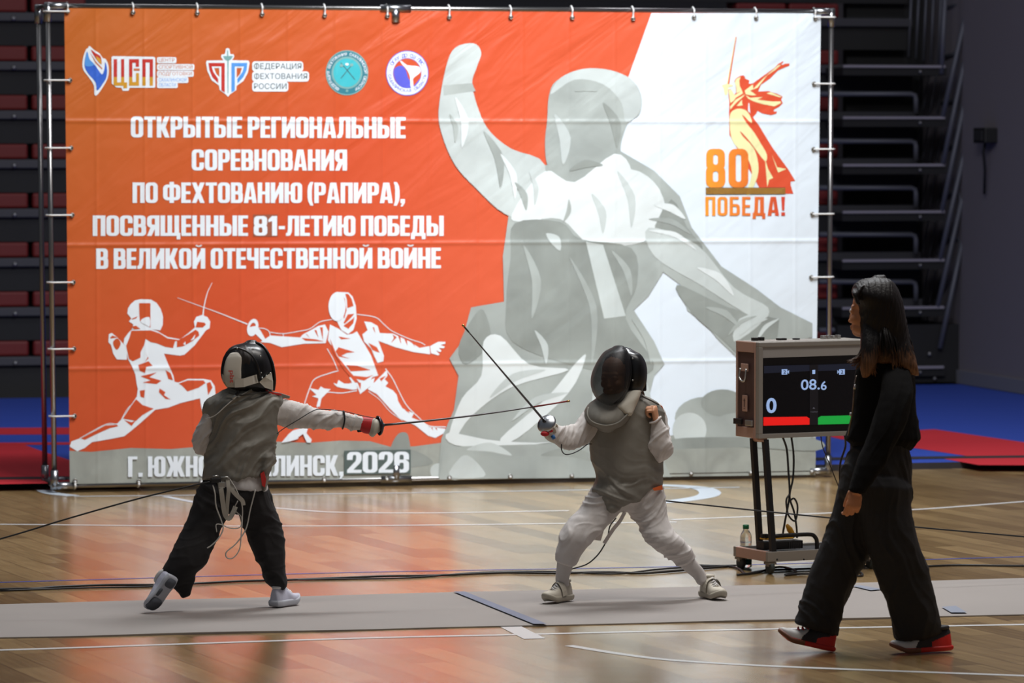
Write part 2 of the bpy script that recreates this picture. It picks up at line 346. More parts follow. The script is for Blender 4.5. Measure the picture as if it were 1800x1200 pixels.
# ------------------------------------------------------------------ banner and its steel frame
YF = (Fl(97, 866).y + Fl(1457, 840).y) / 2
YBN = YF + 0.02
def B(px, py, layer=0): return At(px, py, YBN - 0.0012 * layer)
zb0 = B(123, 850).z; u0 = B(118, 400).x
def vinyl(name, rgb, grad=None, mottle=None):
    m = bpy.data.materials.new(name); m.use_nodes = True; nt = m.node_tree; b = nt.nodes['Principled BSDF']; L = nt.links
    b.inputs['Roughness'].default_value = 0.42; b.inputs['Specular IOR Level'].default_value = 0.5
    b.inputs['Base Color'].default_value = lin(rgb) + (1,)
    tc = nt.nodes.new('ShaderNodeTexCoord'); sp = nt.nodes.new('ShaderNodeSeparateXYZ'); L.new(tc.outputs['Object'], sp.inputs[0])
    def M(op, a, c=None, d=None):
        n = nt.nodes.new('ShaderNodeMath'); n.operation = op
        for i, v in enumerate((a, c, d)):
            if v is None: continue
            if isinstance(v, (int, float)): n.inputs[i].default_value = v
            else: L.new(v, n.inputs[i])
        return n.outputs[0]
    if grad:
        cr_ = nt.nodes.new('ShaderNodeValToRGB'); e = cr_.color_ramp.elements
        k = M('MULTIPLY_ADD', sp.outputs['Z'], -grad[2][1], M('MULTIPLY_ADD', sp.outputs['X'], grad[2][0], grad[2][2]))
        
        if len(grad) > 3:
            m_ = e.new(grad[3][1]); m_.color = lin(grad[3][0]) + (1,)
        e[0].position = 0.12 if len(grad) > 3 else 0.0; e[0].color = lin(grad[0]) + (1,); e[-1].color = lin(grad[1]) + (1,); L.new(k, cr_.inputs[0]); L.new(cr_.outputs[0], b.inputs['Base Color'])
    if mottle:
        n = nt.nodes.new('ShaderNodeTexNoise'); n.inputs['Scale'].default_value = mottle[0]; n.inputs['Detail'].default_value = 6; n.inputs['Distortion'].default_value = 0.6
        L.new(tc.outputs['Object'], n.inputs['Vector'])
        c = lin(rgb); mx = nt.nodes.new('ShaderNodeValToRGB'); e = mx.color_ramp.elements; e[0].position = 0.32; e[1].position = 0.68
        e[0].color = tuple(v * (1 - mottle[1]) for v in c) + (1,); e[1].color = tuple(min(1, v * (1 + mottle[1])) for v in c) + (1,)
        L.new(n.outputs['Fac'], mx.inputs[0]); L.new(mx.outputs[0], b.inputs['Base Color'])
    # creases where the vinyl was folded, and soft drape
    def ridge(coord, off, half, wid):
        d = M('PINGPONG', M('ADD', coord, off), half); return M('POWER', 2.718, M('MULTIPLY', M('MULTIPLY', d, d), -1.0 / (wid * wid)))
    h1 = ridge(sp.outputs['Z'], -(B(300, 213).z - zb0), (B(300, 213).z - B(300, 430).z) / 2, 0.014)
    h2 = ridge(sp.outputs['X'], 0.12, 0.155, 0.012)
    mp0 = nt.nodes.new('ShaderNodeMapping'); mp0.inputs['Rotation'].default_value = (0, math.radians(38), 0); L.new(tc.outputs['Object'], mp0.inputs['Vector'])
    mp = nt.nodes.new('ShaderNodeMapping'); mp.inputs['Scale'].default_value = (0.55, 1, 2.6); L.new(mp0.outputs['Vector'], mp.inputs['Vector'])
    n1 = nt.nodes.new('ShaderNodeTexNoise'); n1.inputs['Scale'].default_value = 1.7; n1.inputs['Detail'].default_value = 3; n1.inputs['Distortion'].default_value = 0.5; L.new(mp.outputs['Vector'], n1.inputs['Vector'])
    n3 = nt.nodes.new('ShaderNodeTexNoise'); n3.inputs['Scale'].default_value = 3.0; n3.inputs['Detail'].default_value = 3; L.new(tc.outputs['Object'], n3.inputs['Vector'])
    top = M('POWER', M('MAXIMUM', M('MULTIPLY', sp.outputs['Z'], 0.33), 0.02), 2.2)
    h = M('ADD', M('MULTIPLY', h1, 0.004), M('MULTIPLY', h2, 0.0020))
    h = M('ADD', h, M('MULTIPLY', n1.outputs['Fac'], M('MULTIPLY_ADD', top, 0.022, 0.006)))
    h = M('ADD', h, M('MULTIPLY', n3.outputs['Fac'], 0.008))
    bp = nt.nodes.new('ShaderNodeBump'); bp.inputs['Strength'].default_value = 1.0; bp.inputs['Distance'].default_value = 1.0
    L.new(h, bp.inputs['Height']); L.new(bp.outputs['Normal'], b.inputs['Normal'])
    return m
V_or = vinyl('print_orange_haze', (214, 96, 40), grad=((190, 100, 36), (216, 98, 68), (0.16, 0.14, 0.50), ((200, 77, 40), 0.5)))  # ochre to red is print; coral end paints in the centre's light haze
V_wh = vinyl('print_white', (214, 224, 234)); V_txt = vinyl('print_text_white', (226, 234, 242))
V_g = [vinyl('print_grey_dark', (140, 146, 142), mottle=(2.5, 0.16)), vinyl('print_grey', (160, 167, 164), mottle=(2.2, 0.14)), vinyl('print_grey_light', (188, 196, 195), mottle=(2.0, 0.10)), vinyl('print_grey_pale', (212, 219, 220), mottle=(2.0, 0.06)), vinyl('print_ground', (150, 154, 148), mottle=(5, 0.14))]
V_blue = vinyl('print_blue', (52, 100, 205)); V_lblue = vinyl('print_light_blue', (82, 150, 225)); V_red = vinyl('print_red', (190, 50, 42)); V_gold = vinyl('print_gold', (205, 150, 45))
V_teal = vinyl('print_teal', (60, 178, 190)); V_dteal = vinyl('print_dark_teal', (52, 122, 138)); V_steel = vinyl('print_steel', (120, 165, 165)); V_ink = vinyl('print_ink', (70, 84, 88)); V_indigo = vinyl('print_indigo', (88, 92, 205))
V_patch = vinyl('patch_brown', (150, 86, 64)); V_patch2 = vinyl('patch_grey', (82, 96, 94)); V_black = vinyl('print_black', (60, 48, 50)); V_cream = vinyl('print_cream', (226, 222, 168)); V_rose = vinyl('print_rose', (196, 110, 70))
xe = B(1240, 300).x - u0; xe2 = B(1380, 300).x - u0
V_emb = vinyl('print_emblem', (220, 100, 40), grad=((238, 150, 46), (198, 62, 44), (1 / (xe2 - xe), 0, -xe / (xe2 - xe))))
V_emb2 = vinyl('print_emblem_red', (208, 78, 48))

# --- the sheet
def outline_grid(c, nu, nv):
    vs = []; tl, tr, br, bl = [B(*p) for p in c]
    for j in range(nv + 1):
        for i in range(nu + 1):
            a = tl.lerp(tr, i / nu); b = bl.lerp(br, i / nu); vs.append(a.lerp(b, j / nv))
    fs = [[j * (nu + 1) + i, j * (nu + 1) + i + 1, (j + 1) * (nu + 1) + i + 1, (j + 1) * (nu + 1) + i] for j in range(nv) for i in range(nu)]
    return vs, fs
BORG = Vector((u0, YBN, zb0))
mb = MB(); vs, fs = outline_grid([(113, 12), (1443, 23), (1433, 834), (123, 851)], 40, 24); mb.add(vs, fs)
mb.add([v + Vector((0, 0.004, 0)) for v in vs], fs, 1)
banner = mb.build('banner', [V_or, mat('banner_back', (200, 200, 200), 0.5)], None, BORG)
tag(banner, 'large orange and white printed competition banner tied into steel frame', 'banner')
class Art:
    """flat printed shapes; coordinates in photo pixels (optionally through a crop frame)"""
    def __init__(s): s.mb = MB(); s.m = []; s.j = 0; s.ox = s.oy = 0; s.k = 1
    def frame(s, ox, oy, k): s.ox, s.oy, s.k = ox, oy, k; return s
    def mi(s, m):
        if m not in s.m: s.m.append(m)
        return s.m.index(m)
    def raw(s, polys, m, layer):
        pl = [[Vector((x, y, 0)) for x, y in p] for p in polys]
        tri = tessellate_polygon(pl); flat = [v for p in pl for v in p]
        s.j += 1; layer = layer + 0.012 * (s.j % 40)
        s.mb.add([B(s.ox + v.x / s.k, s.oy + v.y / s.k, layer) for v in flat], [list(t) for t in tri], s.mi(m))
    def poly(s, p, m, layer=1, smooth=0, holes=()):
        P = lambda q: [(v.x, v.y) for v in cr([(a, b, 0) for a, b in q], smooth, True)] if smooth else q
        s.raw([P(p)] + [P(h) for h in holes], m, layer)
    def line(s, p, w, m, layer=1, smooth=5, taper=False):
        P = cr([(a, b, 0) for a, b in p], smooth) if (smooth and len(p) > 2) else [Vector((a, b, 0)) for a, b in p]
        N = len(P); vs = []; fs = []
        for i, q in enumerate(P):
            t = P[min(i + 1, N - 1)] - P[max(i - 1, 0)]; t.normalize(); ww = w * (1 - 0.7 * i / (N - 1)) if taper else w
            n = Vector((-t.y, t.x, 0)) * ww / 2
            vs += [q + n, q - n]
        s.mb.add([B(s.ox + v.x / s.k, s.oy + v.y / s.k, layer) for v in vs], [[2 * i, 2 * i + 1, 2 * i + 3, 2 * i + 2] for i in range(N - 1)], s.mi(m))
    def ell(s, cx, cy, rx, ry, m, layer=1, hole=0, n=48, rot=0):
        f = lambda k: [(cx + k * (rx * math.cos(t) * math.cos(rot) - ry * math.sin(t) * math.sin(rot)), cy + k * (rx * math.cos(t) * math.sin(rot) + ry * math.sin(t) * math.cos(rot))) for t in [2 * math.pi * i / n for i in range(n)]]
        s.raw([f(1)] + ([f(hole)] if hole else []), m, layer)
    def text(s, txt, x0, y0, x1, y1, m, layer=2, bold=0.0):
        """built-in face; (x0,y0) top left to (x1,y1) bottom right of the cap line"""
        vs, fs = font_mesh(txt, bold)
        ax = min(v[0] for v in vs); bx = max(v[0] for v in vs); H = 0.69
        s.mb.add([B(s.ox + (x0 + (v[0] - ax) / (bx - ax) * (x1 - x0)) / s.k, s.oy + (y1 - v[1] / H * (y1 - y0)) / s.k, layer) for v in vs], fs, s.mi(m))
    def arc_text(s, txt, cx, cy, r, a0, a1, h, m, layer=2, inside=False):
        """letters one by one round a circle, degrees measured clockwise from the top"""
        n = len(txt)
        for i, ch in enumerate(txt):
            if ch == ' ': continue
            a = math.radians(a0 + (a1 - a0) * (i / max(1, n - 1)))
            vs, fs = font_mesh(ch, 0.02); w = max(v[0] for v in vs) + min(v[0] for v in vs)
            out = []
            for v in vs:
                lx = (v[0] - w / 2) / 0.69 * h; ly = (v[1] / 0.69 - 0.5) * h
                if inside: lx, ly = -lx, -ly
                rr = r + ly; aa = a + lx / r
                out.append(B(s.ox + (cx + rr * math.sin(aa)) / s.k, s.oy + (cy - rr * math.cos(aa)) / s.k, layer))
            s.mb.add(out, fs, s.mi(m))
    def done(s, name, label=None): return s.mb.build(name, s.m, banner, None, label)
_FM = {}
def font_mesh(txt, bold=0.0):
    if 'Ф' in txt:
        vs, fs = font_mesh(txt.replace('Ф', 'О'), bold); vs, fs = list(vs), list(fs); o_ = font_mesh('О', bold)[0]; w = max(v[0] for v in o_) - min(v[0] for v in o_)
        for i, ch in enumerate(txt):
            if ch == 'Ф':
                c = max(v[0] for v in font_mesh(txt[:i + 1].replace('Ф', 'О'), bold)[0]) - w / 2; n = len(vs)
                vs += [(c - .045, -.04, 0), (c + .045, -.04, 0), (c + .045, .74, 0), (c - .045, .74, 0)]; fs.append([n, n + 1, n + 2, n + 3])
        return vs, fs
    k = (txt, bold)
    if k not in _FM:
        c = bpy.data.curves.new('t', 'FONT'); c.body = txt; c.offset = bold; c.resolution_u = 4
        o = bpy.data.objects.new('t', c); COL.objects.link(o); bpy.context.view_layer.update()
        me = o.evaluated_get(bpy.context.evaluated_depsgraph_get()).to_mesh()
        _FM[k] = ([tuple(v.co) for v in me.vertices], [list(p.vertices) for p in me.polygons])
        bpy.data.objects.remove(o); bpy.data.curves.remove(c)
    return _FM[k]

# --- heavy condensed capitals drawn as shapes: unit height, each glyph = (width, [ [outer, holes...], ... ])
def arc_(cx, cy, rx, ry, a0, a1, n=6): return [(cx + rx * math.cos(math.radians(a0 + (a1 - a0) * i / n)), cy + ry * math.sin(math.radians(a0 + (a1 - a0) * i / n))) for i in range(n + 1)]
def rr(x0, y0, x1, y1, r=(0, 0, 0, 0)):
    """r = radii bl, br, tr, tl"""
    o = []
    for (cx, cy, a), q in zip(((x0, y0, 180), (x1, y0, 270), (x1, y1, 0), (x0, y1, 90)), r):
        if q == 0: o.append((cx, cy)); continue
        sx = 1 if cx == x0 else -1; sy = 1 if cy == y0 else -1
        o += arc_(cx + sx * q, cy + sy * q, q, q, a, a + 90)
    return o
def glyphs(S=0.205, Hb=0.15, W=0.56):
    G = {}; R = 0.19; r = 0.06
    box = lambda a, b, c, d: [rr(a, b, c, d)]
    ring = lambda x0, y0, x1, y1, R=R, q=(1, 1, 1, 1): [rr(x0, y0, x1, y1, tuple(R * k for k in q)), rr(x0 + S, y0 + Hb, x1 - S, y1 - Hb, tuple(r * k for k in q))]
    cap_t = lambda w: [arc_(R, 1 - R, R, R, 180, 90) + arc_(w - R, 1 - R, R, R, 90, 0) + [(w, 0.62), (w - S, 0.62)] + arc_(w - S - r, 1 - Hb - r, r, r, 0, 90) + arc_(S + r, 1 - Hb - r, r, r, 90, 180) + [(S, 0.5), (0, 0.5)]]
    cap_b = lambda w: [[(x, 1 - y) for x, y in cap_t(w)[0]]]
    G['О'] = (W, [ring(0, 0, W, 1)]); G['0'] = G['О']
    G['С'] = (W, [cap_t(W), cap_b(W)])
    G['Т'] = (0.52, [box(0, 1 - Hb, .52, 1), box(.26 - S / 2, 0, .26 + S / 2, 1)])
    G['Г'] = (0.44, [box(0, 0, S, 1), box(0, 1 - Hb, .44, 1)])
    G['Е'] = (0.44, [box(0, 0, S, 1), box(0, 1 - Hb, .44, 1), box(0, .43, .42, .57), box(0, 0, .44, Hb)])
    G['П'] = (W, [box(0, 0, S, 1), box(W - S, 0, W, 1), box(0, 1 - Hb, W, 1)])
    G['Н'] = (W, [box(0, 0, S, 1), box(W - S, 0, W, 1), box(0, .42, W, .57)])
    G['И'] = (W + .03, [box(0, 0, S, 1), box(W + .03 - S, 0, W + .03, 1), [[(S * .8, 0.02), (S * .8, .42), (W + .03 - S * .8, .98), (W + .03 - S * .8, .58)]]])
    br = lambda cx, w=.15: [arc_(cx, 1.15, w, .09, 180, 360, 8) + arc_(cx, 1.17, w * .5, .04, 360, 180, 8)]
    G['Й'] = (G['И'][0], G['И'][1] + [br(G['И'][0] / 2)])
    G['К'] = (0.58, [box(0, 0, S, 1), [[(S, .38), (S, .60), (.36, 1), (.57, 1), (.40, .50), (.58, 0), (.37, 0)]]])
    G['Р'] = (0.53, [box(0, 0, S, 1), ring(0, .38, .53, 1, R, (0, 1, 1, 0))])
    G['Ь'] = (0.53, [box(0, 0, S, 1), ring(0, 0, .53, .62, R, (0, 1, 1, 0))])
    G['Ы'] = (0.78, G['Ь'][1] + [box(.78 - S, 0, .78, 1)])
    G['Б'] = (0.53, [box(0, 0, S, 1), box(0, 1 - Hb, .47, 1), ring(0, 0, .53, .62, R, (0, 1, 1, 0))])
    G['В'] = (0.55, [ring(0, .43, .53, 1, .16, (0, 1, 1, 0)), ring(0, 0, .55, .57, .16, (0, 1, 1, 0))])
    G['А'] = (0.60, [[[(0, 0), (.16, 1), (.44, 1), (.60, 0), (.395, 0), (.375, .17), (.225, .17), (.205, 0)], [(.243, .31), (.357, .31), (.30, .78)]]])
    G['Л'] = (0.60, [box(.60 - S, 0, .60, 1), [[(.10, 1), (.60, 1), (.60, 1 - Hb), (.29, 1 - Hb), (.27, .22), (.20, .03), (.10, 0), (0, 0), (0, .14), (.06, .17), (.09, .30)]]])
    G['Д'] = (0.66, [[[(.11, 1), (.59, 1), (.59, .1), (.385, .1), (.385, 1 - Hb), (.30, 1 - Hb), (.27, .1), (.04, .1), (.09, .3)]], box(0, 0, .66, .15), box(0, -.16, .17, .1), box(.49, -.16, .66, .1)])
    G['Ф'] = (0.80, [ring(0, .13, .80, .90, .2), box(.40 - S / 2, -.0, .40 + S / 2, 1.03)])
    G['Х'] = (0.60, [[[(0, 0), (.21, 0), (.60, 1), (.39, 1)]], [[(0, 1), (.21, 1), (.60, 0), (.39, 0)]]])
    G['Ю'] = (0.82, [box(0, 0, S, 1), box(S, .42, .35, .57), [[(x + .29, y) for x, y in q] for q in ring(0, 0, .53, 1)]])
    G['Я'] = (0.55, [box(.55 - S, 0, .55, 1), ring(0, .40, .55, 1, R, (1, 0, 0, 1)), [[(0, 0), (.20, 0), (.38, .42), (.17, .46)]]])
    G['Ч'] = (0.54, [box(.54 - S, 0, .54, 1), box(0, .60, S, 1), [rr(0, .40, .54, .56, (.12, 0, 0, 0))], box(0, .5, S, .7)])
    G['Щ'] = (0.88, [box(0, 0, S, 1), box(.31, 0, .31 + S, 1), box(.62, 0, .62 + S, 1), box(0, 0, .84, Hb), box(.72, -.17, .88, Hb)])
    G['Ц'] = (0.62, [box(0, 0, S, 1), box(.36, 0, .36 + S, 1), box(0, 0, .56, Hb), box(.46, -.17, .62, Hb)])
    G['Ж'] = (0.86, [box(.43 - S / 2, 0, .43 + S / 2, 1), [[(0, 0), (.2, 0), (.40, .5), (.2, 1), (0, 1), (.18, .5)]], [[(.86, 0), (.66, 0), (.46, .5), (.66, 1), (.86, 1), (.68, .5)]]])
    G['8'] = (0.56, [ring(0.01, .44, .55, 1, .17), ring(0, 0, .56, .57, .17)])
    G['1'] = (0.36, [box(.36 - S, 0, .36, 1), [[(.36 - S, 1), (0, .82), (0, .68), (.36 - S, .74)]]])
    G['6'] = (0.56, [ring(0, 0, .56, .62), cap_t(.56)])
    G['2'] = (0.55, [cap_t(.55), box(0, 0, .55, Hb), [[(0, .1), (.20, .1), (.55, .62), (.55, .70), (.33, .70), (.33, .60)]], ])
    G['2'] = (0.55, [[arc_(R, 1 - R, R, R, 180, 90) + arc_(.55 - R, 1 - R, R, R, 90, 0) + [(.55, .62), (.50, .48), (.24, .15), (.55, .15), (.55, 0), (0, 0), (0, .14), (.32, .56), (.345, .68)] + arc_(.285, .80, .06, .06, 0, 180, 6) + [(.205, .62), (0, .62)]]])
    G['('] = (0.27, [[[(.27, 1.03), (.13, 1.03), (.03, .85), (0, .6), (0, .3), (.03, .1), (.13, -.12), (.27, -.12), (.21, .1), (.20, .3), (.20, .62), (.22, .85)]]])
    G[')'] = (0.27, [[[(.27 - x, y) for x, y in G['('][1][0][0]]]])
    G[','] = (0.21, [[[(0, .2), (.2, .2), (.2, .02), (.10, -.16), (0, -.16), (.07, 0), (0, 0)]]])
    G['.'] = (0.2, [box(0, 0, .2, .2)]); G['-'] = (0.28, [box(0, .33, .28, .49)])
    G['!'] = (0.2, [[[(0, 1), (.2, 1), (.16, .28), (.04, .28)]], box(0, 0, .2, .18)])
    G[' '] = (0.16, [])
    return G
GL = glyphs(); GT = glyphs(0.17, 0.14, 0.52)
def heavy(art, txt, x0, ytop, x1, ybot, m, layer=2, gap=0.045, G=GL, slope=0.0):
    w = sum(G[c][0] for c in txt) + gap * (len(txt) - 1); k = (x1 - x0) / w; x = 0; h = ybot - ytop
    for c in txt:
        gw, polys = G[c]
        for pl in polys:
            art.poly([(x0 + (x + a) * k, ybot - b * h + slope * (x + a) * k) for a, b in pl[0]], m, layer, 0, [[(x0 + (x + a) * k, ybot - b * h + slope * (x + a) * k) for a, b in q] for q in pl[1:]])
        x += gw + gap

# --- white field on the right of the sheet
a = Art(); a.poly([(1145, 23), (1443, 23), (1433, 834), (850, 842)], V_wh, 1); a.done('white_panel')
# --- grey ground along the bottom
a = Art()
a.poly([(122, 792), (160, 794), (230, 787), (300, 789), (360, 784), (440, 778), (490, 776), (545, 778), (600, 774), (650, 775), (690, 786), (730, 784), (790, 776), (850, 790), (1150, 770), (1200, 762), (1260, 770), (1434, 768), (1433, 834), (123, 851)], V_g[4], 2)
a.poly([(688, 790), (694, 770), (704, 760), (715, 761), (719, 772), (719, 792)], V_g[0], 2.5, 3)
a.poly([(600, 800), (640, 788), (700, 786), (740, 796), (760, 815), (700, 822), (640, 815)], V_g[0], 2.7, 4)
for cx, cy, rx, ry, g in ((1240, 735, 54, 38, 1), (1270, 708, 38, 24, 0), (1212, 755, 30, 30, 2), (1300, 755, 55, 30, 1), (1340, 730, 50, 34, 0), (1395, 745, 45, 34, 1), (1225, 740, 16, 16, 3), (1275, 760, 18, 14, 2), (1320, 770, 20, 10, 3), (800, 822, 22, 22, 2), (770, 828, 14, 14, 2)):
    a.ell(cx, cy, rx, ry, V_g[g], 3 + 0.2 * (cx % 7), n=24)
a.poly([(1180, 772), (1300, 768), (1434, 772), (1434, 792), (1300, 786), (1180, 795)], V_g[0], 4.8, 4)
a.poly([(1150, 790), (1300, 786), (1434, 795), (1433, 834), (1150, 838)], V_g[4], 5)
a.done('ground_print')
# --- plain grey figure: cap, raised arm, coat
a = Art(); g0, g1, g2, g3 = V_g[:4]
a.poly([(895, 372), (940, 290), (1000, 290), (1085, 262), (1150, 300), (1195, 345), (1216, 400), (1268, 468), (1330, 508), (1372, 540), (1428, 568), (1428, 592), (1360, 615), (1318, 650), (1262, 596), (1240, 570), (1208, 545), (1196, 500), (1166, 478), (1140, 520), (1114, 545), (1150, 600), (1168, 640), (1150, 660), (1140, 700), (1150, 770), (1180, 838), (770, 842), (776, 770), (798, 720), (806, 660), (790, 630), (812, 600), (828, 540), (886, 530), (884, 450)], g1, 5)
a.poly([(784, 118), (800, 84), (832, 76), (846, 92), (838, 118), (830, 150), (846, 205), (866, 236), (900, 262), (958, 290), (940, 380), (888, 376), (836, 330), (800, 290), (778, 240), (771, 195)], g2, 5.3, 4)
a.poly([(779, 150), (830, 146), (836, 160), (780, 168)], g1, 5.5)
a.poly([(965, 168), (978, 142), (1020, 124), (1070, 124), (1108, 138), (1127, 168), (1124, 200), (1104, 216), (1092, 250), (1086, 290), (1040, 330), (980, 330), (962, 290), (958, 250), (962, 210)], g1, 5.6, 4)
a.poly([(968, 166), (985, 137), (1025, 121), (1072, 123), (1110, 140), (1127, 172), (1122, 200), (1100, 214), (1092, 180), (1060, 148), (1010, 140)], g2, 5.8, 4)
a.poly([(962, 300), (1010, 320), (1080, 270), (1110, 300), (1090, 340), (1020, 380), (975, 372)], g3, 5.9, 4)
a.poly([(900, 376), (960, 300), (1000, 380), (1090, 300), (1150, 320), (1170, 380), (1130, 425), (1040, 430), (985, 385), (920, 390)], g3, 6, 4)
a.poly([(905, 392), (985, 390), (1020, 420), (1110, 436), (1120, 500), (1100, 560), (1150, 640), (1110, 660), (1000, 640), (900, 600), (890, 530), (898, 450)], g0, 6.2, 4)
a.poly([(1180, 350), (1208, 400), (1235, 440), (1150, 420)], g0, 6.2, 3)
a.poly([(1140, 400), (1225, 430), (1290, 505), (1350, 540), (1330, 560), (1230, 500), (1150, 450)], g2, 6.3, 4)
a.poly([(1190, 500), (1280, 540), (1380, 570), (1330, 640), (1262, 590), (1215, 548)], g0, 6.25, 4)
a.poly([(1300, 560), (1350, 548), (1330, 575), (1290, 600)], g2, 6.5, 3); a.poly([(1370, 560), (1428, 570), (1428, 592), (1365, 610)], g1, 6.6)
a.poly([(1030, 425), (1060, 430), (1100, 555), (1062, 560)], g2, 6.7)
a.poly([(850, 600), (880, 590), (930, 640), (1000, 650), (900, 680), (830, 730), (800, 770), (790, 760), (812, 700), (846, 660)], g3, 6.8, 4)
a.poly([(1010, 640), (1030, 625), (1000, 690), (910, 770), (880, 770), (960, 700)], g3, 6.8, 4)
a.poly([(790, 760), (880, 775), (1000, 770), (1050, 700), (1040, 760), (900, 785), (800, 782)], g3, 6.9, 4)
a.poly([(830, 560), (850, 545), (862, 600), (820, 640), (806, 610)], g0, 6.4, 4); a.poly([(1042, 690), (1100, 640), (1140, 680), (1140, 770), (1060, 780)], g2, 6.6, 4)
a.poly([(780, 785), (1150, 775), (1180, 838), (772, 842)], g1, 7)
a.poly([(790, 838), (805, 808), (822, 800), (845, 820), (850, 838)], g2, 7.2, 3)
for x0, y0, x1, y1, w_, g in ((1150, 360, 1205, 385, 14, 3), (1140, 385, 1215, 412, 10, 1), (1140, 405, 1225, 440, 9, 3), (1225, 470, 1290, 520, 14, 3), (1240, 540, 1300, 575, 12, 1), (1300, 590, 1350, 560, 9, 2), (1280, 590, 1330, 555, 7, 1), (1330, 600, 1370, 560, 8, 2), (800, 170, 812, 260, 14, 3), (850, 230, 880, 330, 16, 1), (880, 270, 905, 350, 12, 3), (790, 200, 800, 250, 9, 1), (905, 320, 925, 370, 12, 1), (930, 300, 940, 360, 9, 2),
        (920, 430, 935, 560, 16, 1), (960, 410, 985, 440, 18, 2), (1000, 450, 1040, 640, 12, 1), (940, 580, 960, 640, 12, 2), (1075, 440, 1110, 520, 12, 1), (1085, 300, 1110, 400, 14, 2), (1040, 340, 1060, 410, 14, 2), (1000, 350, 990, 390, 8, 1), (860, 700, 960, 650, 14, 2), (900, 740, 1000, 690, 12, 2), (820, 790, 900, 800, 16, 2), (950, 800, 1060, 815, 18, 0), (1080, 700, 1100, 780, 12, 1), (1110, 560, 1145, 640, 10, 1), (975, 200, 990, 290, 20, 2), (1060, 180, 1085, 260, 18, 0), (1010, 160, 1050, 160, 10, 1), (1000, 300, 1060, 290, 14, 0)):
    mx_, my_ = (x0 + x1) / 2 + (y1 - y0) * 0.12, (y0 + y1) / 2 - (x1 - x0) * 0.12
    nx, ny = -(y1 - y0), (x1 - x0); L_ = math.hypot(nx, ny); nx *= w_ / 2 / L_; ny *= w_ / 2 / L_
    a.poly([(x0, y0), (mx_ + nx, my_ + ny), (x1, y1), (mx_ - nx, my_ - ny)], V_g[g], 7.4, 5)
a.done('figure_print', 'plain grey printed figure with raised arm')
# --- headline
a = Art(); heavy(a, 'ОТКРЫТЫЕ РЕГИОНАЛЬНЫЕ', 230, 204.5, 713, 241.5, V_txt, slope=0.003); a.done('headline_text')
a = Art(); heavy(a, 'СОРЕВНОВАНИЯ', 337, 262.5, 610, 299.5, V_txt, slope=0.001); a.done('headline_text')
a = Art(); heavy(a, 'ПО ФЕХТОВАНИЮ (РАПИРА),', 233, 320.5, 712, 356.5, V_txt, slope=0.001); a.done('headline_text')
a = Art(); heavy(a, 'ПОСВЯЩЕННЫЕ', 163, 378.5, 436, 414.5, V_txt); a.done('headline_text')
a = Art(); heavy(a, '-ЛЕТИЮ ПОБЕДЫ', 490, 379, 780, 414.5, V_txt); a.done('headline_text')
a = Art(); heavy(a, 'В ВЕЛИКОЙ ОТЕЧЕСТВЕННОЙ ВОЙНЕ', 169, 436.5, 775, 472.5, V_txt, slope=-0.002); a.done('headline_text')
a = Art(); a.poly([(445, 377), (488, 377), (488, 415.5), (445, 415.5)], V_patch, 2); heavy(a, '81', 446, 379.5, 487, 414, V_txt, 3, 0.04); a.done('number_patch', 'pasted patch reading 81')
a = Art(); heavy(a, 'Г. ЮЖНО-САХАЛИНСК,', 225, 802, 604, 838, V_txt, 8, slope=-0.006); a.done('city_text', 'white city line along the bottom')
a = Art(); a.poly([(605, 792), (722, 790), (722, 832), (605, 834)], V_patch2, 8); heavy(a, '2026', 610, 794, 719, 831, V_txt, 9, 0.04, slope=-0.006); a.done('year_patch', 'pasted grey patch reading 2026')
# --- printed fencer on the left
a = Art().frame(110, 490, 3.87)
W_, O_ = V_txt, V_or
a.poly([(440, 235), (445, 200), (465, 170), (492, 147), (530, 138), (600, 140), (640, 163), (668, 205), (683, 255), (682, 310), (665, 350), (640, 346), (520, 345), (470, 340), (482, 310), (452, 290), (467, 268)], W_, 2)
a.poly([(520, 165), (598, 165), (598, 330), (575, 320), (545, 302), (526, 286), (522, 240)], O_, 3); a.poly([(530, 290), (555, 265), (592, 263), (594, 322), (570, 315)], W_, 4, 3)
a.poly([(468, 272), (512, 253), (500, 268), (475, 276)], O_, 3); a.poly([(465, 325), (500, 318), (530, 341), (490, 342)], O_, 3)
a.poly([(470, 345), (445, 370), (420, 405), (415, 440), (432, 462), (445, 545), (470, 590), (495, 650), (505, 720), (512, 750), (505, 800), (470, 850), (400, 955), (370, 985), (290, 990), (115, 1085), (60, 1105), (48, 1140), (100, 1172), (150, 1150), (200, 1110), (330, 1088), (420, 1070), (470, 1030), (530, 980), (630, 890), (720, 875), (800, 845), (935, 812), (945, 880), (965, 940), (975, 880), (992, 830), (1020, 805), (1042, 800), (1035, 730), (1010, 690), (960, 680), (850, 680), (790, 705), (762, 700), (755, 660), (710, 560), (690, 508), (800, 522), (830, 515), (900, 450), (975, 350), (1000, 335), (1005, 290), (985, 260), (950, 245), (910, 258), (893, 290), (900, 330), (860, 365), (800, 410), (715, 395), (640, 352), (600, 345)], W_, 2)
a.poly([(440, 470), (437, 550), (370, 548), (345, 510), (330, 450), (312, 430), (315, 375), (335, 368), (370, 395), (412, 440)], W_, 2); a.poly([(345, 425), (375, 405), (396, 440), (372, 482), (350, 460)], O_, 3, 3); a.poly([(322, 400), (340, 385), (375, 398), (330, 405)], O_, 3)
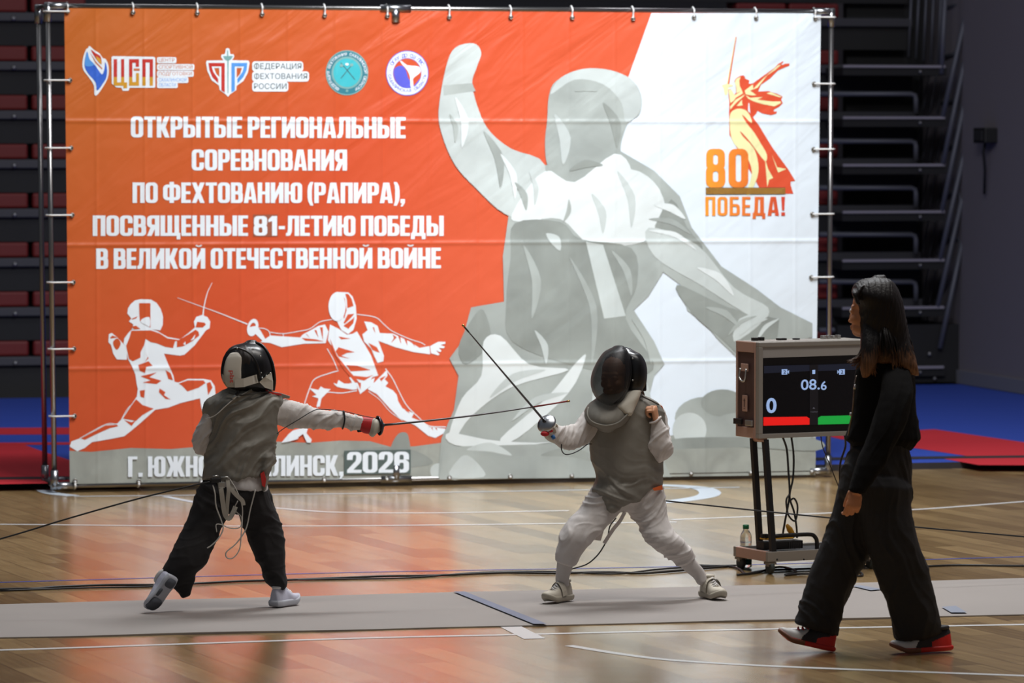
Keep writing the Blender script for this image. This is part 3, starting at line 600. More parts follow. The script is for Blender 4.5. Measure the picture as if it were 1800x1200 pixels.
for p in ([(468, 352), (600, 350), (660, 370), (715, 405), (795, 416), (765, 425), (752, 470), (700, 462), (640, 438), (600, 430), (565, 408), (555, 450), (530, 500), (530, 535), (478, 560), (452, 545), (432, 455), (455, 400)],
          [(515, 585), (585, 560), (612, 590), (570, 598), (560, 640), (525, 625)], [(530, 662), (640, 636), (590, 668), (672, 692), (640, 715), (545, 705), (600, 690)], [(560, 500), (585, 540), (560, 565), (580, 530)],
          [(500, 818), (545, 858), (620, 882), (545, 925), (500, 965), (410, 950), (475, 850)], [(370, 992), (290, 997), (125, 1085), (152, 1094), (220, 1060), (320, 1015), (378, 1002)],
          [(790, 712), (850, 690), (960, 690), (972, 708), (925, 740), (850, 765), (812, 725)], [(905, 345), (925, 360), (930, 385), (880, 425), (820, 458), (778, 465), (778, 422), (860, 375)],
          [(915, 292), (965, 297), (975, 310), (955, 330), (905, 330)], [(660, 745), (700, 770), (690, 790), (735, 820), (700, 815), (655, 770)], [(700, 620), (735, 640), (752, 690), (720, 680)], [(980, 710), (1005, 700), (1020, 740), (990, 790)], [(525, 760), (560, 755), (555, 810), (530, 800)], [(420, 960), (470, 975), (500, 960), (470, 1000)]):
    a.poly(p, O_, 3)
a.poly([(820, 445), (835, 425), (838, 450)], W_, 4); a.poly([(870, 420), (905, 375), (895, 410)], W_, 4)
a.line([(955, 255), (962, 190), (985, 95), (1018, 25)], 9, W_, 2, taper=True)
a.line([(400, 955), (440, 885), (475, 850)], 4, W_, 4); a.line([(115, 1085), (290, 990), (372, 986)], 4, W_, 4)
a.done('fencer_print', 'white printed lunging fencer at left of the banner')
# --- printed fencer in the middle
a = Art().frame(420, 500, 4.0)
a.line([(60, 278), (-150, 195), (-434, 92)], 8, W_, 2, 0, True)
a.ell(97, 302, 38, 62, W_, 2, 0.55, rot=0.25); a.poly([(70, 300), (120, 290), (150, 320), (190, 390), (165, 395), (110, 340), (75, 350)], W_, 2.2)
a.poly([(690, 52), (770, 55), (800, 85), (822, 150), (828, 240), (805, 318), (768, 348), (720, 320), (690, 260), (660, 200)], W_, 2); a.poly([(748, 65), (770, 66), (792, 100), (806, 150), (762, 165), (760, 110)], O_, 3)
a.poly([(765, 210), (812, 205), (790, 230), (745, 275), (735, 270)], O_, 3); a.poly([(800, 240), (812, 225), (805, 270), (770, 310), (735, 290)], O_, 3); a.poly([(712, 60), (745, 100), (757, 180), (740, 240), (735, 230), (748, 170), (740, 110)], O_, 3)
a.ell(690, 155, 60, 102, W_, 4)
a.poly([(220, 358), (430, 372), (450, 350), (560, 290), (605, 280), (630, 330), (610, 412), (460, 415), (300, 440), (220, 410), (150, 405), (180, 385)], W_, 2)
for p in ([(470, 345), (500, 380), (480, 350)], [(530, 320), (560, 375), (545, 320)], [(570, 300), (590, 390), (590, 300)], [(440, 375), (540, 385), (600, 400), (470, 395)]): a.poly(p, O_, 3)
a.line([(130, 305), (180, 310), (215, 335), (215, 390), (180, 400)], 5, W_, 2); a.line([(220, 335), (310, 345), (420, 328), (500, 310), (570, 262), (655, 245)], 5, W_, 2); a.line([(310, 345), (318, 395)], 5, W_, 2)
a.poly([(640, 280), (700, 310), (760, 352), (800, 345), (830, 328), (865, 390), (890, 430), (930, 500), (980, 640), (940, 650), (905, 700), (850, 690), (790, 650), (760, 605), (690, 510), (650, 430), (625, 390)], W_, 2)
for p in ([(665, 330), (700, 365), (785, 380), (720, 385)], [(700, 440), (815, 475), (760, 480), (720, 500), (780, 520), (700, 505), (680, 470)], [(755, 565), (830, 570), (925, 600), (870, 605), (785, 610)], [(800, 640), (900, 650), (945, 635), (880, 675), (815, 660)], [(640, 380), (690, 500), (770, 600), (840, 680), (820, 690), (740, 600), (660, 470)]): a.poly(p, O_, 3)
a.poly([(880, 258), (930, 265), (975, 290), (990, 340), (1085, 345), (1200, 400), (1270, 445), (1340, 432), (1345, 490), (1230, 475), (1100, 440), (980, 395), (1020, 500), (1015, 540), (975, 550), (950, 500), (930, 450), (880, 400), (868, 350), (905, 320)], W_, 2)
for p in ([(910, 410), (970, 440), (990, 480), (940, 460)], [(1120, 360), (1140, 420), (1135, 360)], [(1160, 375), (1185, 430), (1180, 380)], [(1210, 400), (1240, 440), (1220, 400)], [(940, 300), (960, 345), (950, 300)], [(1080, 350), (1110, 370), (1070, 410), (1090, 375)]): a.poly(p, O_, 3)
a.poly([(1345, 432), (1400, 402), (1450, 402), (1452, 415), (1415, 425), (1448, 435), (1440, 448), (1405, 445), (1425, 465), (1415, 475), (1385, 462), (1412, 490), (1400, 498), (1350, 482)], W_, 2)
a.line([(830, 208), (960, 230), (1020, 280), (1080, 328), (1200, 382), (1280, 408), (1310, 425)], 5, W_, 2)
a.line([(620, 450), (660, 520), (695, 600)], 5, W_, 2); a.line([(700, 605), (640, 622), (535, 662), (497, 730), (460, 840)], 6, W_, 2); a.line([(830, 745), (720, 762), (625, 757), (585, 785), (550, 865)], 6, W_, 2)
a.poly([(495, 728), (560, 740), (575, 715), (600, 730), (645, 735), (605, 775), (580, 800), (568, 860), (545, 855), (560, 800), (515, 785), (545, 775)], W_, 2)
a.poly([(665, 690), (690, 700), (700, 670), (740, 695), (795, 690), (775, 655), (812, 650), (832, 735), (760, 732), (690, 718)], W_, 2, 2); a.poly([(822, 690), (852, 770), (890, 740), (945, 700), (955, 655), (880, 690)], W_, 2); a.poly([(835, 690), (858, 690), (855, 740)], O_, 3)
a.poly([(905, 735), (960, 680), (1000, 640), (1040, 600), (1045, 640), (1025, 665), (1050, 690), (1030, 715), (1085, 745), (1110, 775), (1120, 820), (1150, 870), (1230, 905), (1215, 935), (1280, 960), (1340, 1000), (1450, 1012), (1450, 1040), (1380, 1078), (1330, 1062), (1240, 990), (1130, 940), (1060, 870), (970, 770)], W_, 2)
a.line([(1030, 590), (1080, 660), (1125, 750), (1180, 850), (1260, 930), (1335, 992), (1455, 1000)], 6, W_, 2); a.line([(910, 750), (990, 810), (1060, 890), (1150, 955)], 4, W_, 2)
for p in ([(1165, 880), (1200, 905), (1190, 880)], [(1350, 1005), (1365, 1025), (1360, 1003)], [(1380, 1008), (1395, 1025), (1390, 1006)], [(990, 660), (1035, 640), (1000, 680)]): a.poly(p, O_, 3)
a.done('fencer_print', 'white printed fencer in en garde at centre of the banner')
a = Art().frame(420, 500, 4.0)
a.poly([(298, 1112), (350, 1050), (380, 1025), (440, 1008), (485, 1008), (475, 1045), (512, 1090), (505, 1112), (478, 1110), (450, 1050), (420, 1070), (415, 1085), (345, 1105)], W_, 8)
a.done('fencer_print', 'front shoe of the white printed fencer')
# --- anniversary emblem
a = Art().frame(1230, 50, 6.318); E_, C_ = V_emb2, V_cream
a.poly([(395, 95), (410, 95), (328, 615), (300, 615)], C_, 2); a.poly([(402, 92), (410, 95), (328, 615), (312, 615)], E_, 3)
a.poly([(245, 630), (300, 612), (375, 630), (355, 645), (320, 650), (305, 735), (278, 740), (265, 665)], C_, 2.4)
a.poly([(385, 590), (400, 555), (450, 525), (485, 520), (505, 540), (500, 555), (550, 575), (545, 615), (590, 610), (700, 530), (830, 440), (870, 395), (925, 362), (930, 372), (905, 398), (920, 405), (945, 392), (996, 388), (996, 412), (950, 430), (870, 465), (780, 555), (680, 625), (648, 700), (760, 695), (860, 725), (920, 755), (905, 790), (922, 830), (880, 870), (825, 900), (822, 925), (858, 918), (850, 945), (790, 962), (700, 945), (640, 915), (628, 945), (590, 985), (660, 1080), (750, 1230), (820, 1340), (980, 1560), (1060, 1690), (1010, 1700), (1010, 1740), (1040, 1835), (700, 1835), (330, 1180), (325, 950), (328, 820), (315, 680), (345, 670), (385, 735), (405, 710), (400, 640)], E_, 2.6)
for p, sm in (([(318, 685), (345, 672), (388, 740), (470, 690), (480, 720), (400, 770), (380, 800), (340, 830)], 0), ([(388, 600), (405, 560), (455, 535), (440, 580), (445, 640), (470, 690), (410, 720), (405, 650)], 0), ([(335, 870), (400, 790), (505, 730), (480, 760), (400, 830), (340, 900)], 0), ([(410, 860), (470, 790), (470, 830), (480, 850), (440, 860)], 0),
              ([(500, 690), (590, 620), (595, 670), (700, 560), (870, 410), (905, 400), (840, 460), (750, 520), (640, 660), (560, 690), (630, 740), (580, 745), (510, 730)], 0), ([(510, 740), (560, 770), (700, 760), (640, 790), (800, 810), (900, 810), (900, 830), (830, 865), (700, 840), (600, 810), (540, 780)], 0), ([(740, 720), (790, 705), (910, 760), (890, 765)], 0),
              ([(335, 960), (380, 905), (450, 890), (520, 915), (565, 985), (575, 1050), (470, 955), (520, 1050), (600, 1150), (680, 1280), (745, 1400), (720, 1470), (560, 1260), (450, 1140), (480, 1200), (600, 1330), (650, 1500), (640, 1650), (560, 1830), (520, 1835), (580, 1600), (520, 1420), (430, 1335), (360, 1240), (335, 1100)], 3), ([(725, 1450), (760, 1560), (815, 1660), (770, 1680), (750, 1760)], 0), ([(800, 1400), (860, 1540), (960, 1560), (870, 1600)], 0), ([(545, 825), (540, 900), (560, 940), (555, 880)], 0)):
    a.poly(p, C_, 3.2, sm)
a.poly([(540, 830), (550, 830), (562, 940), (535, 915)], V_wh, 3.4)
a.frame(1230, 210, 6.667)
heavy(a, '8', 72, 343, 300, 797, V_emb, 4, 0.16); heavy(a, '0', 338, 343, 570, 797, V_emb, 4, 0.16)
a.poly([(70, 797), (1003, 797), (1003, 876), (70, 878)], V_black, 4)
for y in (806, 824, 842, 860): a.poly([(70, y + 1), (1003, y), (1003, y + 7.5), (70, y + 8.5)], V_gold, 4.6)
heavy(a, 'ПОБЕДА!', 66, 905, 1000, 1127, V_emb, 4, 0.11, GT)
a.done('anniversary_emblem', 'orange emblem with draped figure and the number 80')
# --- sports centre logo
a = Art().frame(140, 70, 8.571)
a.poly([(150, 92), (215, 150), (300, 205), (350, 275), (385, 285), (425, 350), (440, 470), (420, 580), (370, 680), (290, 800), (250, 838), (222, 820), (215, 690), (150, 580), (60, 460), (42, 360), (60, 240), (100, 140), (125, 125)], V_txt, 2, 3)
a.poly([(115, 175), (150, 290), (240, 390), (335, 520), (375, 430), (385, 335), (412, 420), (405, 560), (350, 660), (262, 765), (240, 640), (130, 510), (75, 400), (85, 270)], V_blue, 3, 3)
a.poly([(118, 180), (150, 290), (220, 370), (150, 400), (80, 380), (88, 270)], V_lblue, 3.3, 3)
a.poly([(165, 145), (240, 200), (310, 240), (330, 310), (325, 372), (250, 290)], V_red, 3, 2); a.poly([(245, 240), (310, 285), (330, 340), (325, 372), (260, 300)], V_gold, 3.3); a.poly([(150, 180), (250, 330), (345, 430), (335, 445), (240, 350)], V_rose, 3)
a.poly([(480, 262), (500, 245), (1120, 255), (1140, 275), (1140, 710), (1125, 722), (750, 722), (740, 765), (650, 768), (630, 722), (550, 715), (485, 660)], V_txt, 2)
for x0, x1, m1 in ((512, 565, 0), (625, 672, 0), (745, 795, 0), (945, 995, 0), (1055, 1105, 0)):
    a.poly([(x0, 290), (x1, 290), (x1, 560), (x0, 560)], V_red, 3); a.poly([(x0, 560), (x1, 560), (x1, 690), (x0, 690)], V_gold, 3)
a.poly([(512, 640), (715, 640), (715, 728), (660, 728), (660, 690), (545, 690), (512, 660)], V_gold, 3.2); a.poly([(745, 290), (895, 290), (895, 405), (845, 405), (845, 345), (745, 345)], V_red, 3.2); a.poly([(745, 635), (850, 635), (850, 500), (895, 500), (895, 690), (745, 690)], V_gold, 3.2)
a.poly([(945, 290), (1105, 290), (1105, 340), (945, 340)], V_red, 3.2); a.poly([(815, 430), (905, 430), (905, 465), (815, 465)], V_rose, 3.2)
for t, x1, y, m in (('ЦЕНТР', 1430, 280, V_rose), ('СПОРТИВНОЙ', 1700, 385, V_rose), ('ПОДГОТОВКИ', 1690, 485, V_rose), ('САХАЛИНСКОЙ', 1610, 578, V_lblue), ('ОБЛАСТИ', 1450, 655, V_lblue)):
    a.poly(rr(1165, y - 20, x1 + 28, y + 72, (25, 25, 25, 25)), V_txt, 2.2); a.text(t, 1192, y, x1, y + 50, m, 3)
a.done('sports_centre_logo', 'flame logo with red and gold letters')
# --- fencing federation logo
a = Art().frame(355, 75, 8.78)
a.poly([(395, 82), (425, 95), (438, 175), (490, 180), (500, 215), (465, 270), (720, 275), (735, 310), (710, 460), (640, 590), (535, 665), (530, 730), (430, 800), (402, 835), (370, 800), (275, 730), (262, 660), (150, 580), (85, 440), (62, 310), (75, 275), (330, 272), (295, 220), (300, 185), (355, 175), (368, 95)], V_txt, 2, 0, [[(185, 390), (268, 390), (268, 530), (220, 480)], [(535, 390), (620, 390), (590, 480), (535, 545)]])
a.poly([(100, 312), (352, 312), (352, 770), (300, 735), (300, 365), (150, 365), (175, 450), (252, 560), (250, 625), (160, 530), (115, 420)], V_red, 3); a.poly([(700, 312), (455, 312), (455, 770), (508, 735), (508, 365), (650, 365), (625, 450), (545, 560), (548, 630), (640, 530), (690, 420)], V_lblue, 3)
a.poly([(388, 120), (405, 120), (408, 205), (480, 205), (450, 255), (412, 280), (408, 780), (396, 780), (392, 280), (350, 255), (325, 205), (386, 205)], V_steel, 3)
for t, x1, y in (('ФЕДЕРАЦИЯ', 1535, 322), ('ФЕХТОВАНИЯ', 1625, 478), ('РОССИИ', 1305, 632)):
    a.poly(rr(775, y - 35, x1 + 28, y + 122, (45, 45, 45, 45)), V_txt, 2); a.text(t, 805, y, x1, y + 82, V_ink, 3)
a.done('federation_logo', 'shield logo with a foil and grey lettering')
# --- two round badges
a = Art().frame(440, 60, 4.495); cx, cy = 764, 305
a.ell(cx, cy, 168, 178, V_dteal, 2); a.ell(cx, cy, 168, 178, V_steel, 2.4, 0.955); a.ell(cx, cy, 122, 128, V_steel, 2.6, 0.88); a.ell(cx, cy, 108, 113, V_teal, 3)
a.line([(715, 225), (828, 360)], 5, V_ink, 4, 0); a.line([(808, 235), (715, 350)], 5, V_ink, 4, 0); a.ell(720, 248, 14, 12, V_steel, 4.4); a.ell(800, 243, 14, 12, V_steel, 4.4); a.ell(764, 238, 14, 10, V_txt, 4.4); a.ell(764, 447, 10, 10, V_steel, 3)
a.arc_text('ФЕДЕРАЦИЯ ФЕХТОВАНИЯ САХАЛИНСКОЙ ОБЛАСТИ', cx, cy, 147, -150, 150, 20, V_txt, 3)
a.done('round_badge', 'teal round badge with crossed foils')
a = Art().frame(440, 60, 4.495); cx, cy = 1240, 308
a.ell(cx, cy, 168, 178, V_indigo, 2); a.ell(cx, cy, 162, 172, V_txt, 2.4); a.ell(cx, cy, 113, 120, V_indigo, 2.8); a.ell(cx, cy, 110, 116, V_or, 3.2)
a.poly([(1132, 300), (1150, 262), (1200, 250), (1232, 290), (1250, 350), (1290, 400), (1260, 423), (1200, 418), (1150, 370)], V_indigo, 3.6, 3); a.poly([(1290, 410), (1340, 350), (1346, 330), (1330, 380), (1300, 415)], V_indigo, 3.6)
a.poly([(1182, 212), (1200, 215), (1240, 245), (1300, 250), (1340, 262), (1345, 300), (1310, 330), (1285, 355), (1290, 415), (1265, 415), (1262, 340), (1240, 285), (1205, 245)], V_txt, 4, 2)
a.arc_text('ОГАУ ДО СШ ЛВС', cx, cy, 140, -58, 58, 26, V_indigo, 3); a.arc_text('САХАЛИНСКАЯ ОБЛАСТЬ', cx, cy, 140, 262, 98, 22, V_indigo, 3, True)
a.ell(1105, 288, 4, 4, V_indigo, 3); a.ell(1375, 292, 4, 4, V_indigo, 3)
a.done('round_badge', 'white and violet round badge with a kicking athlete')

# --- steel frame
m_chr = mat('chrome_tube', (150, 148, 148), 0.28, 1.0); m_joint = mat('chrome_joint', (150, 152, 156), 0.3, 1.0); m_tie = mat('zip_tie', (222, 222, 222), 0.4); m_eye = mat('eyelet', (150, 146, 140), 0.35, 0.9)
pA, pB = At(97, 866, YF), At(1458, 840, YF)
tA, tB = At(85, 14, YF), At(1464, 17, YF)
frame = thing('banner_stand', ((pA.x + pB.x) / 2, YF, 0), 'chromed steel tube box frame standing behind and around the banner', 'banner stand')
zt, zbm = (tA.z + tB.z) / 2, 0.045
DB = 0.44
back = Vector((0, DB, 0))
cf = [Vector((pA.x - 0.0, YF + 0.03, zbm)), Vector((pB.x, YF + 0.03, zbm)), Vector((tB.x, YF + 0.03, zt)), Vector((tA.x, YF + 0.03, zt))]
for k in range(2):
    o = back * k
    for i in (0, 1, 2, 3):
        a0, b0 = cf[i] + o, cf[(i + 1) % 4] + o
        mb = MB(); mb.tube([a0, b0], 0.017, 14); mb.build('tube', m_chr, frame)
for i in range(4):
    mb = MB(); mb.tube([cf[i], cf[i] + back], 0.016, 14); mb.build('tube', m_chr, frame)
    for k in range(2):
        p = cf[i] + back * k; sx = 1 if i in (0, 3) else -1; sz = 1 if i < 2 else -1
        mb = MB(); mb.tube([p - Vector((sx * 0.02, 0, 0)), p + Vector((sx * 0.13, 0, 0))], 0.025, 12); mb.tube([p - Vector((0, 0, sz * 0.02)), p + Vector((0, 0, sz * 0.10))], 0.025, 12); mb.build('corner_joint', m_joint, frame)
for k in range(2):
    for z in (zt, zbm):
        p = Vector(((cf[0].x + cf[1].x) / 2 - 0.36, YF + 0.03 + DB * k, z)); mb = MB(); mb.tube([p - Vector((0.1, 0, 0)), p + Vector((0.1, 0, 0))], 0.027, 12); mb.tube([p, p + Vector((0, 0, -0.09 if z > 1 else 0.09))], 0.03, 10); mb.build('corner_joint', m_joint, frame)
mid = (cf[0] + cf[3]) / 2
mb = MB(); mb.tube([Vector((mid.x, cf[0].y + DB, zt)), Vector((mid.x, cf[0].y + DB, zt))], 0.02)
# --- eyelets (parts of the banner) and zip ties
first = None; ptie = {}
def eyelet(px, py):
    q = B(px, py, 9); mb = MB(); R = Matrix.Translation(q) @ Matrix.Rotation(math.pi / 2, 4, 'X')
    mb.lathe([(0.015, -0.004), (0.015, 0.004), (0.012, 0.006), (0.008, 0.004), (0.008, -0.004)], R, 14); return mb.build('eyelet', m_eye, banner)
def tie(kind, px, py, end):
    """end: world point on the tube"""
    global first
    q = B(px, py, 12); e = Vector(end); key = kind
    d = e - q; n = Vector((0, -1, 0)); t = d.normalized(); r = 0.024
    pts = [q + Vector((0, -0.004, 0)), q + d * 0.5 + n * 0.012, e - t * 0.0 + n * (r + 0.006), e + t * r * 0.8 + n * r * 0.7, e + t * (r + 0.004) + Vector((0, 0, 0)), e + t * r * 0.7 - n * r * 0.8]
    o = MB(); o.tube(cr(pts, 4), {'top': 0.0055, 'bottom': 0.0075}.get(kind, 0.006), 6); ob = o.build('zip_tie', m_tie, None, e)
    return ob
TOP = [(119, 20), (234, 22), (347, 23), (461, 25), (571, 27), (681, 28), (790, 30), (898, 30), (1006, 31), (1113, 33), (1220, 30), (1329, 31), (1433, 32)]
LEFT = [(122, 20), (123, 141), (125, 260), (127, 378), (129, 496), (130, 613), (131, 731)]
RIGHT = [(1433, 30), (1431, 147), (1430, 262), (1428, 376), (1426, 487), (1426, 600), (1426, 712)]
BOT = [(132, 845), (244, 846), (354, 845), (463, 843), (570, 842), (680, 841), (790, 839), (897, 837), (1005, 836), (1110, 834), (1215, 832), (1320, 831), (1427, 829)]
names = ['first', 'second', 'third', 'fourth', 'fifth', 'sixth', 'seventh', 'eighth', 'ninth', 'tenth', 'eleventh', 'twelfth', 'thirteenth']
for side, L_ in (('top', TOP), ('left', LEFT), ('right', RIGHT), ('bottom', BOT)):
    for i, (x, y) in enumerate(L_):
        q = B(x, y, 9)
        if not (side in ('left', 'right') and i == 0): eyelet(x, y)
        if side == 'top': e = Vector((q.x, YF + 0.03, zt))
        elif side == 'bottom': e = Vector((q.x, YF + 0.03, zbm))
        elif side == 'left':
            k = (q.z - zbm) / (zt - zbm); e = cf[0].lerp(cf[3], k)
        else:
            k = (q.z - zbm) / (zt - zbm); e = cf[1].lerp(cf[2], k)
        o = tie(side, x, y, e)
        frm = 'left' if side in ('top', 'bottom') else 'the top'
        tag(o, 'white zip tie on %s edge of banner, %s from %s' % (side, names[i], frm), 'zip tie', 'zip ties holding the banner to its frame')
# ------------------------------------------------------------------ tools for figures
def slab(mb, Y0, rows, n=24, k=5, sq=2.25, ends=True, mi=0):
    """loft; each row = (x_left,y_left,x_right,y_right, depth offset m, half depth px)"""
    P = []
    for xl, yl, xr, yr, dy, rd in rows:
        a, b = At(xl, yl, Y0 + dy), At(xr, yr, Y0 + dy); P.append((a, b, rd * Y0 / FPX))
    A = cr([p[0] for p in P], k); Bq = cr([p[1] for p in P], k); Rd = [v.x for v in cr([(p[2], 0, 0) for p in P], k)]
    st = list(zip(A, Bq, Rd))
    R = []
    def ring(c, h, d, rd, f=1.0):
        o = []
        for i in range(n):
            t = 2 * math.pi * i / n; ct, s_ = math.cos(t), math.sin(t)
            cx = math.copysign(abs(ct) ** (2 / sq), ct); sy = math.copysign(abs(s_) ** (2 / sq), s_)
            o.append(c + h * cx * f + d * sy * rd * f)
        return o
    cs = []
    for a, b, rd in st:
        h = (b - a) / 2; d = _F - h.normalized() * _F.dot(h.normalized()); d.normalize(); cs.append(((a + b) / 2, h, d, max(rd, 0.002)))
    if ends:
        c, h, d, rd = cs[0]; t = (c - cs[1][0]).normalized(); e = min(h.length, rd) * 0.5
        R += [ring(c + t * e, h, d, rd, 0.35), ring(c + t * e * 0.75, h, d, rd, 0.75)]
    for c, h, d, rd in cs: R.append(ring(c, h, d, rd))
    if ends:
        c, h, d, rd = cs[-1]; t = (c - cs[-2][0]).normalized(); e = min(h.length, rd) * 0.5
        R += [ring(c + t * e * 0.75, h, d, rd, 0.75), ring(c + t * e, h, d, rd, 0.35)]
    mb.rings(R, mi)
def wrap(mb, name, vox=0.006, smooth=4, disp=None, keep=None):
    """fuse overlapping closed shapes into one continuous skin"""
    me = mb.mesh(name); o = bpy.data.objects.new('w', me); COL.objects.link(o)
    r = o.modifiers.new('r', 'REMESH'); r.mode = 'VOXEL'; r.voxel_size = vox; r.use_smooth_shade = True
    if smooth:
        s = o.modifiers.new('s', 'SMOOTH'); s.iterations = smooth; s.factor = 0.5
    bpy.context.view_layer.update()
    m2 = bpy.data.meshes.new_from_object(o.evaluated_get(bpy.context.evaluated_depsgraph_get()))
    bpy.data.objects.remove(o); bpy.data.meshes.remove(me)
    m2.name = name
    if disp:
        nr = [v.normal.copy() for v in m2.vertices]
        for v, nn in zip(m2.vertices, nr): v.co += nn * disp(v.co)
    if keep:
        bm = bmesh.new(); bm.from_mesh(m2); bmesh.ops.delete(bm, geom=[f for f in bm.faces if not keep(f.calc_center_median())], context='FACES'); bm.to_mesh(m2); bm.free()
    for p in m2.polygons: p.use_smooth = True; p.material_index = 0
    m2.update(); return m2
def folds(ax, amp, f_along=3.0, f_across=22.0, seed=0.0, fine=0.25):
    """creases running along direction ax, sharp on top and soft in the valleys"""
    ax = Vector(ax).normalized(); b = ax.cross(Vector((0, 1, 0))).normalized()
    def fn(p):
        w = noise.noise(p * 5 + Vector((seed, 3, 1)))
        q = Vector((p.dot(ax) * f_along + seed, p.dot(b) * f_across + w * 1.1, p.y * 2.0 + seed * 1.7))
        n = noise.noise(q); r = max(0.0, 1 - abs(n) * 3.2); r2 = max(0.0, 1 - abs(noise.noise(q * 1.9 + Vector((7, 2, 5)))) * 4.0)
        return amp * (r * r * 0.8 + r2 * r2 * 0.3 - 0.25) + amp * fine * noise.noise(p * 30 + Vector((seed, 0, 0)))
    return fn
def frame_mat(o, x, z):
    x = Vector(x).normalized(); z = Vector(z); z = (z - x * z.dot(x)).normalized(); y = z.cross(x)
    M = Matrix((x, y, z)).transposed().to_4x4(); return Matrix.Translation(Vector(o)) @ M
def head_shapes(mb, M, s=1.0):
    """local x = face forward, z = up, origin at skull centre"""
    R = M.to_3x3()
    def e(c, r, rot=None): mb.ball(M @ (Vector(c) * s), tuple(v * s for v in r), seg=20, M=(R @ rot) if rot is not None else R)
    e((-0.012, 0, 0.03), (0.098, 0.076, 0.086)); e((0.032, 0, -0.03), (0.062, 0.062, 0.086)); e((0.058, 0, -0.088), (0.034, 0.036, 0.026))
    e((0.03, 0.03, -0.075), (0.055, 0.028, 0.03)); e((0.03, -0.03, -0.075), (0.055, 0.028, 0.03))
    e((0.091, 0, -0.026), (0.012, 0.009, 0.028), Matrix.Rotation(-0.30, 3, 'Y')); e((0.097, 0, -0.042), (0.012, 0.013, 0.009))
    e((0.074, 0, 0.018), (0.016, 0.050, 0.016)); e((0.062, 0.036, -0.035), (0.03, 0.024, 0.024)); e((0.062, -0.036, -0.035), (0.03, 0.024, 0.024))
    e((0.090, 0, -0.066), (0.010, 0.022, 0.006)); e((0.088, 0, -0.077), (0.011, 0.019, 0.007))
    for sg in (1, -1): e((-0.002, sg * 0.078, -0.018), (0.020, 0.010, 0.031)); e((0.079, sg * 0.031, 0.000), (0.013, 0.016, 0.012))
    mb.tube([M @ (Vector(p) * s) for p in ((-0.015, 0, -0.05), (-0.022, 0, -0.11), (-0.035, 0, -0.20))], [0.056 * s, 0.050 * s, 0.062 * s], 16)
def add_eyes(M, s, parent, iris):
    for sg in (1, -1):
        m = MB(); c = M @ (Vector((0.082, sg * 0.031, 0.001)) * s); m.ball(c, 0.0125 * s, 0); m.ball(c + M.to_3x3() @ Vector((0.0065, 0, 0)) * s, (0.0072 * s,) * 3, 1, 10); m.build('eye', [mat('eye_white', (225, 222, 218), 0.3), iris], parent)
def hand_shapes(mb, M, s=1.0, curl=((20, 30, 20),) * 4, thumb=((30, 20), 0.5), side=1, spread=4, r=0.0085):
    """local: wrist at origin, x to the fingers, y to the thumb side (times side), z = back of hand"""
    P = lambda v: M @ (Vector((v[0], v[1] * side, v[2])) * s)
    mb.ball(P((0.045, 0, 0)), (0.05 * s, 0.038 * s, 0.015 * s), seg=16, M=M.to_3x3()); mb.ball(P((0.07, 0, 0.001)), (0.028 * s, 0.040 * s, 0.013 * s), seg=16, M=M.to_3x3())
    mb.tube([P((-0.03, 0, 0)), P((0.02, 0, 0))], [0.026 * s, 0.026 * s], 14)
    L = ((0.043, 0.026, 0.020), (0.048, 0.030, 0.022), (0.044, 0.028, 0.021), (0.034, 0.021, 0.018))
    for i in range(4):
        y = 0.030 - 0.020 * i; x, z, a = 0.085 - (0.003 if i in (0, 2) else 0) - (0.010 if i == 3 else 0), 0.0, 0.0; pts = [(x - 0.02, y, 0.0), (x, y, 0.002)]; yy = y
        for j in range(3):
            a += math.radians(curl[i][j]); x += L[i][j] * math.cos(a); z -= L[i][j] * math.sin(a); yy += math.radians((1.5 - i) * spread) * L[i][j]; pts.append((x, yy, z))
        mb.tube([P(p) for p in pts], [k * s for k in (r * 1.05, r * 1.08, r, r * 0.92, r * 0.75)], 10); mb.ball(P(pts[-1]), r * 0.75 * s, seg=8)
    (a1, a2), opp = thumb
    b = Vector((0.018, 0.030, -0.006)); d = Vector((math.cos(math.radians(a1)), math.sin(math.radians(a1)), -opp)).normalized(); p1 = b + d * 0.040
    d2 = Vector((math.cos(math.radians(a1 - a2)), math.sin(math.radians(a1 - a2)), -opp * 1.3)).normalized(); p2 = p1 + d2 * 0.030; p3 = p2 + d2 * 0.022
    mb.tube([P((0.005, 0.012, -0.002)), P(b), P(p1), P(p2), P(p3)], [k * s for k in (0.014, 0.014, r * 1.2, r * 1.08, r * 0.8)], 10); mb.ball(P(p3), r * 0.8 * s, seg=8)
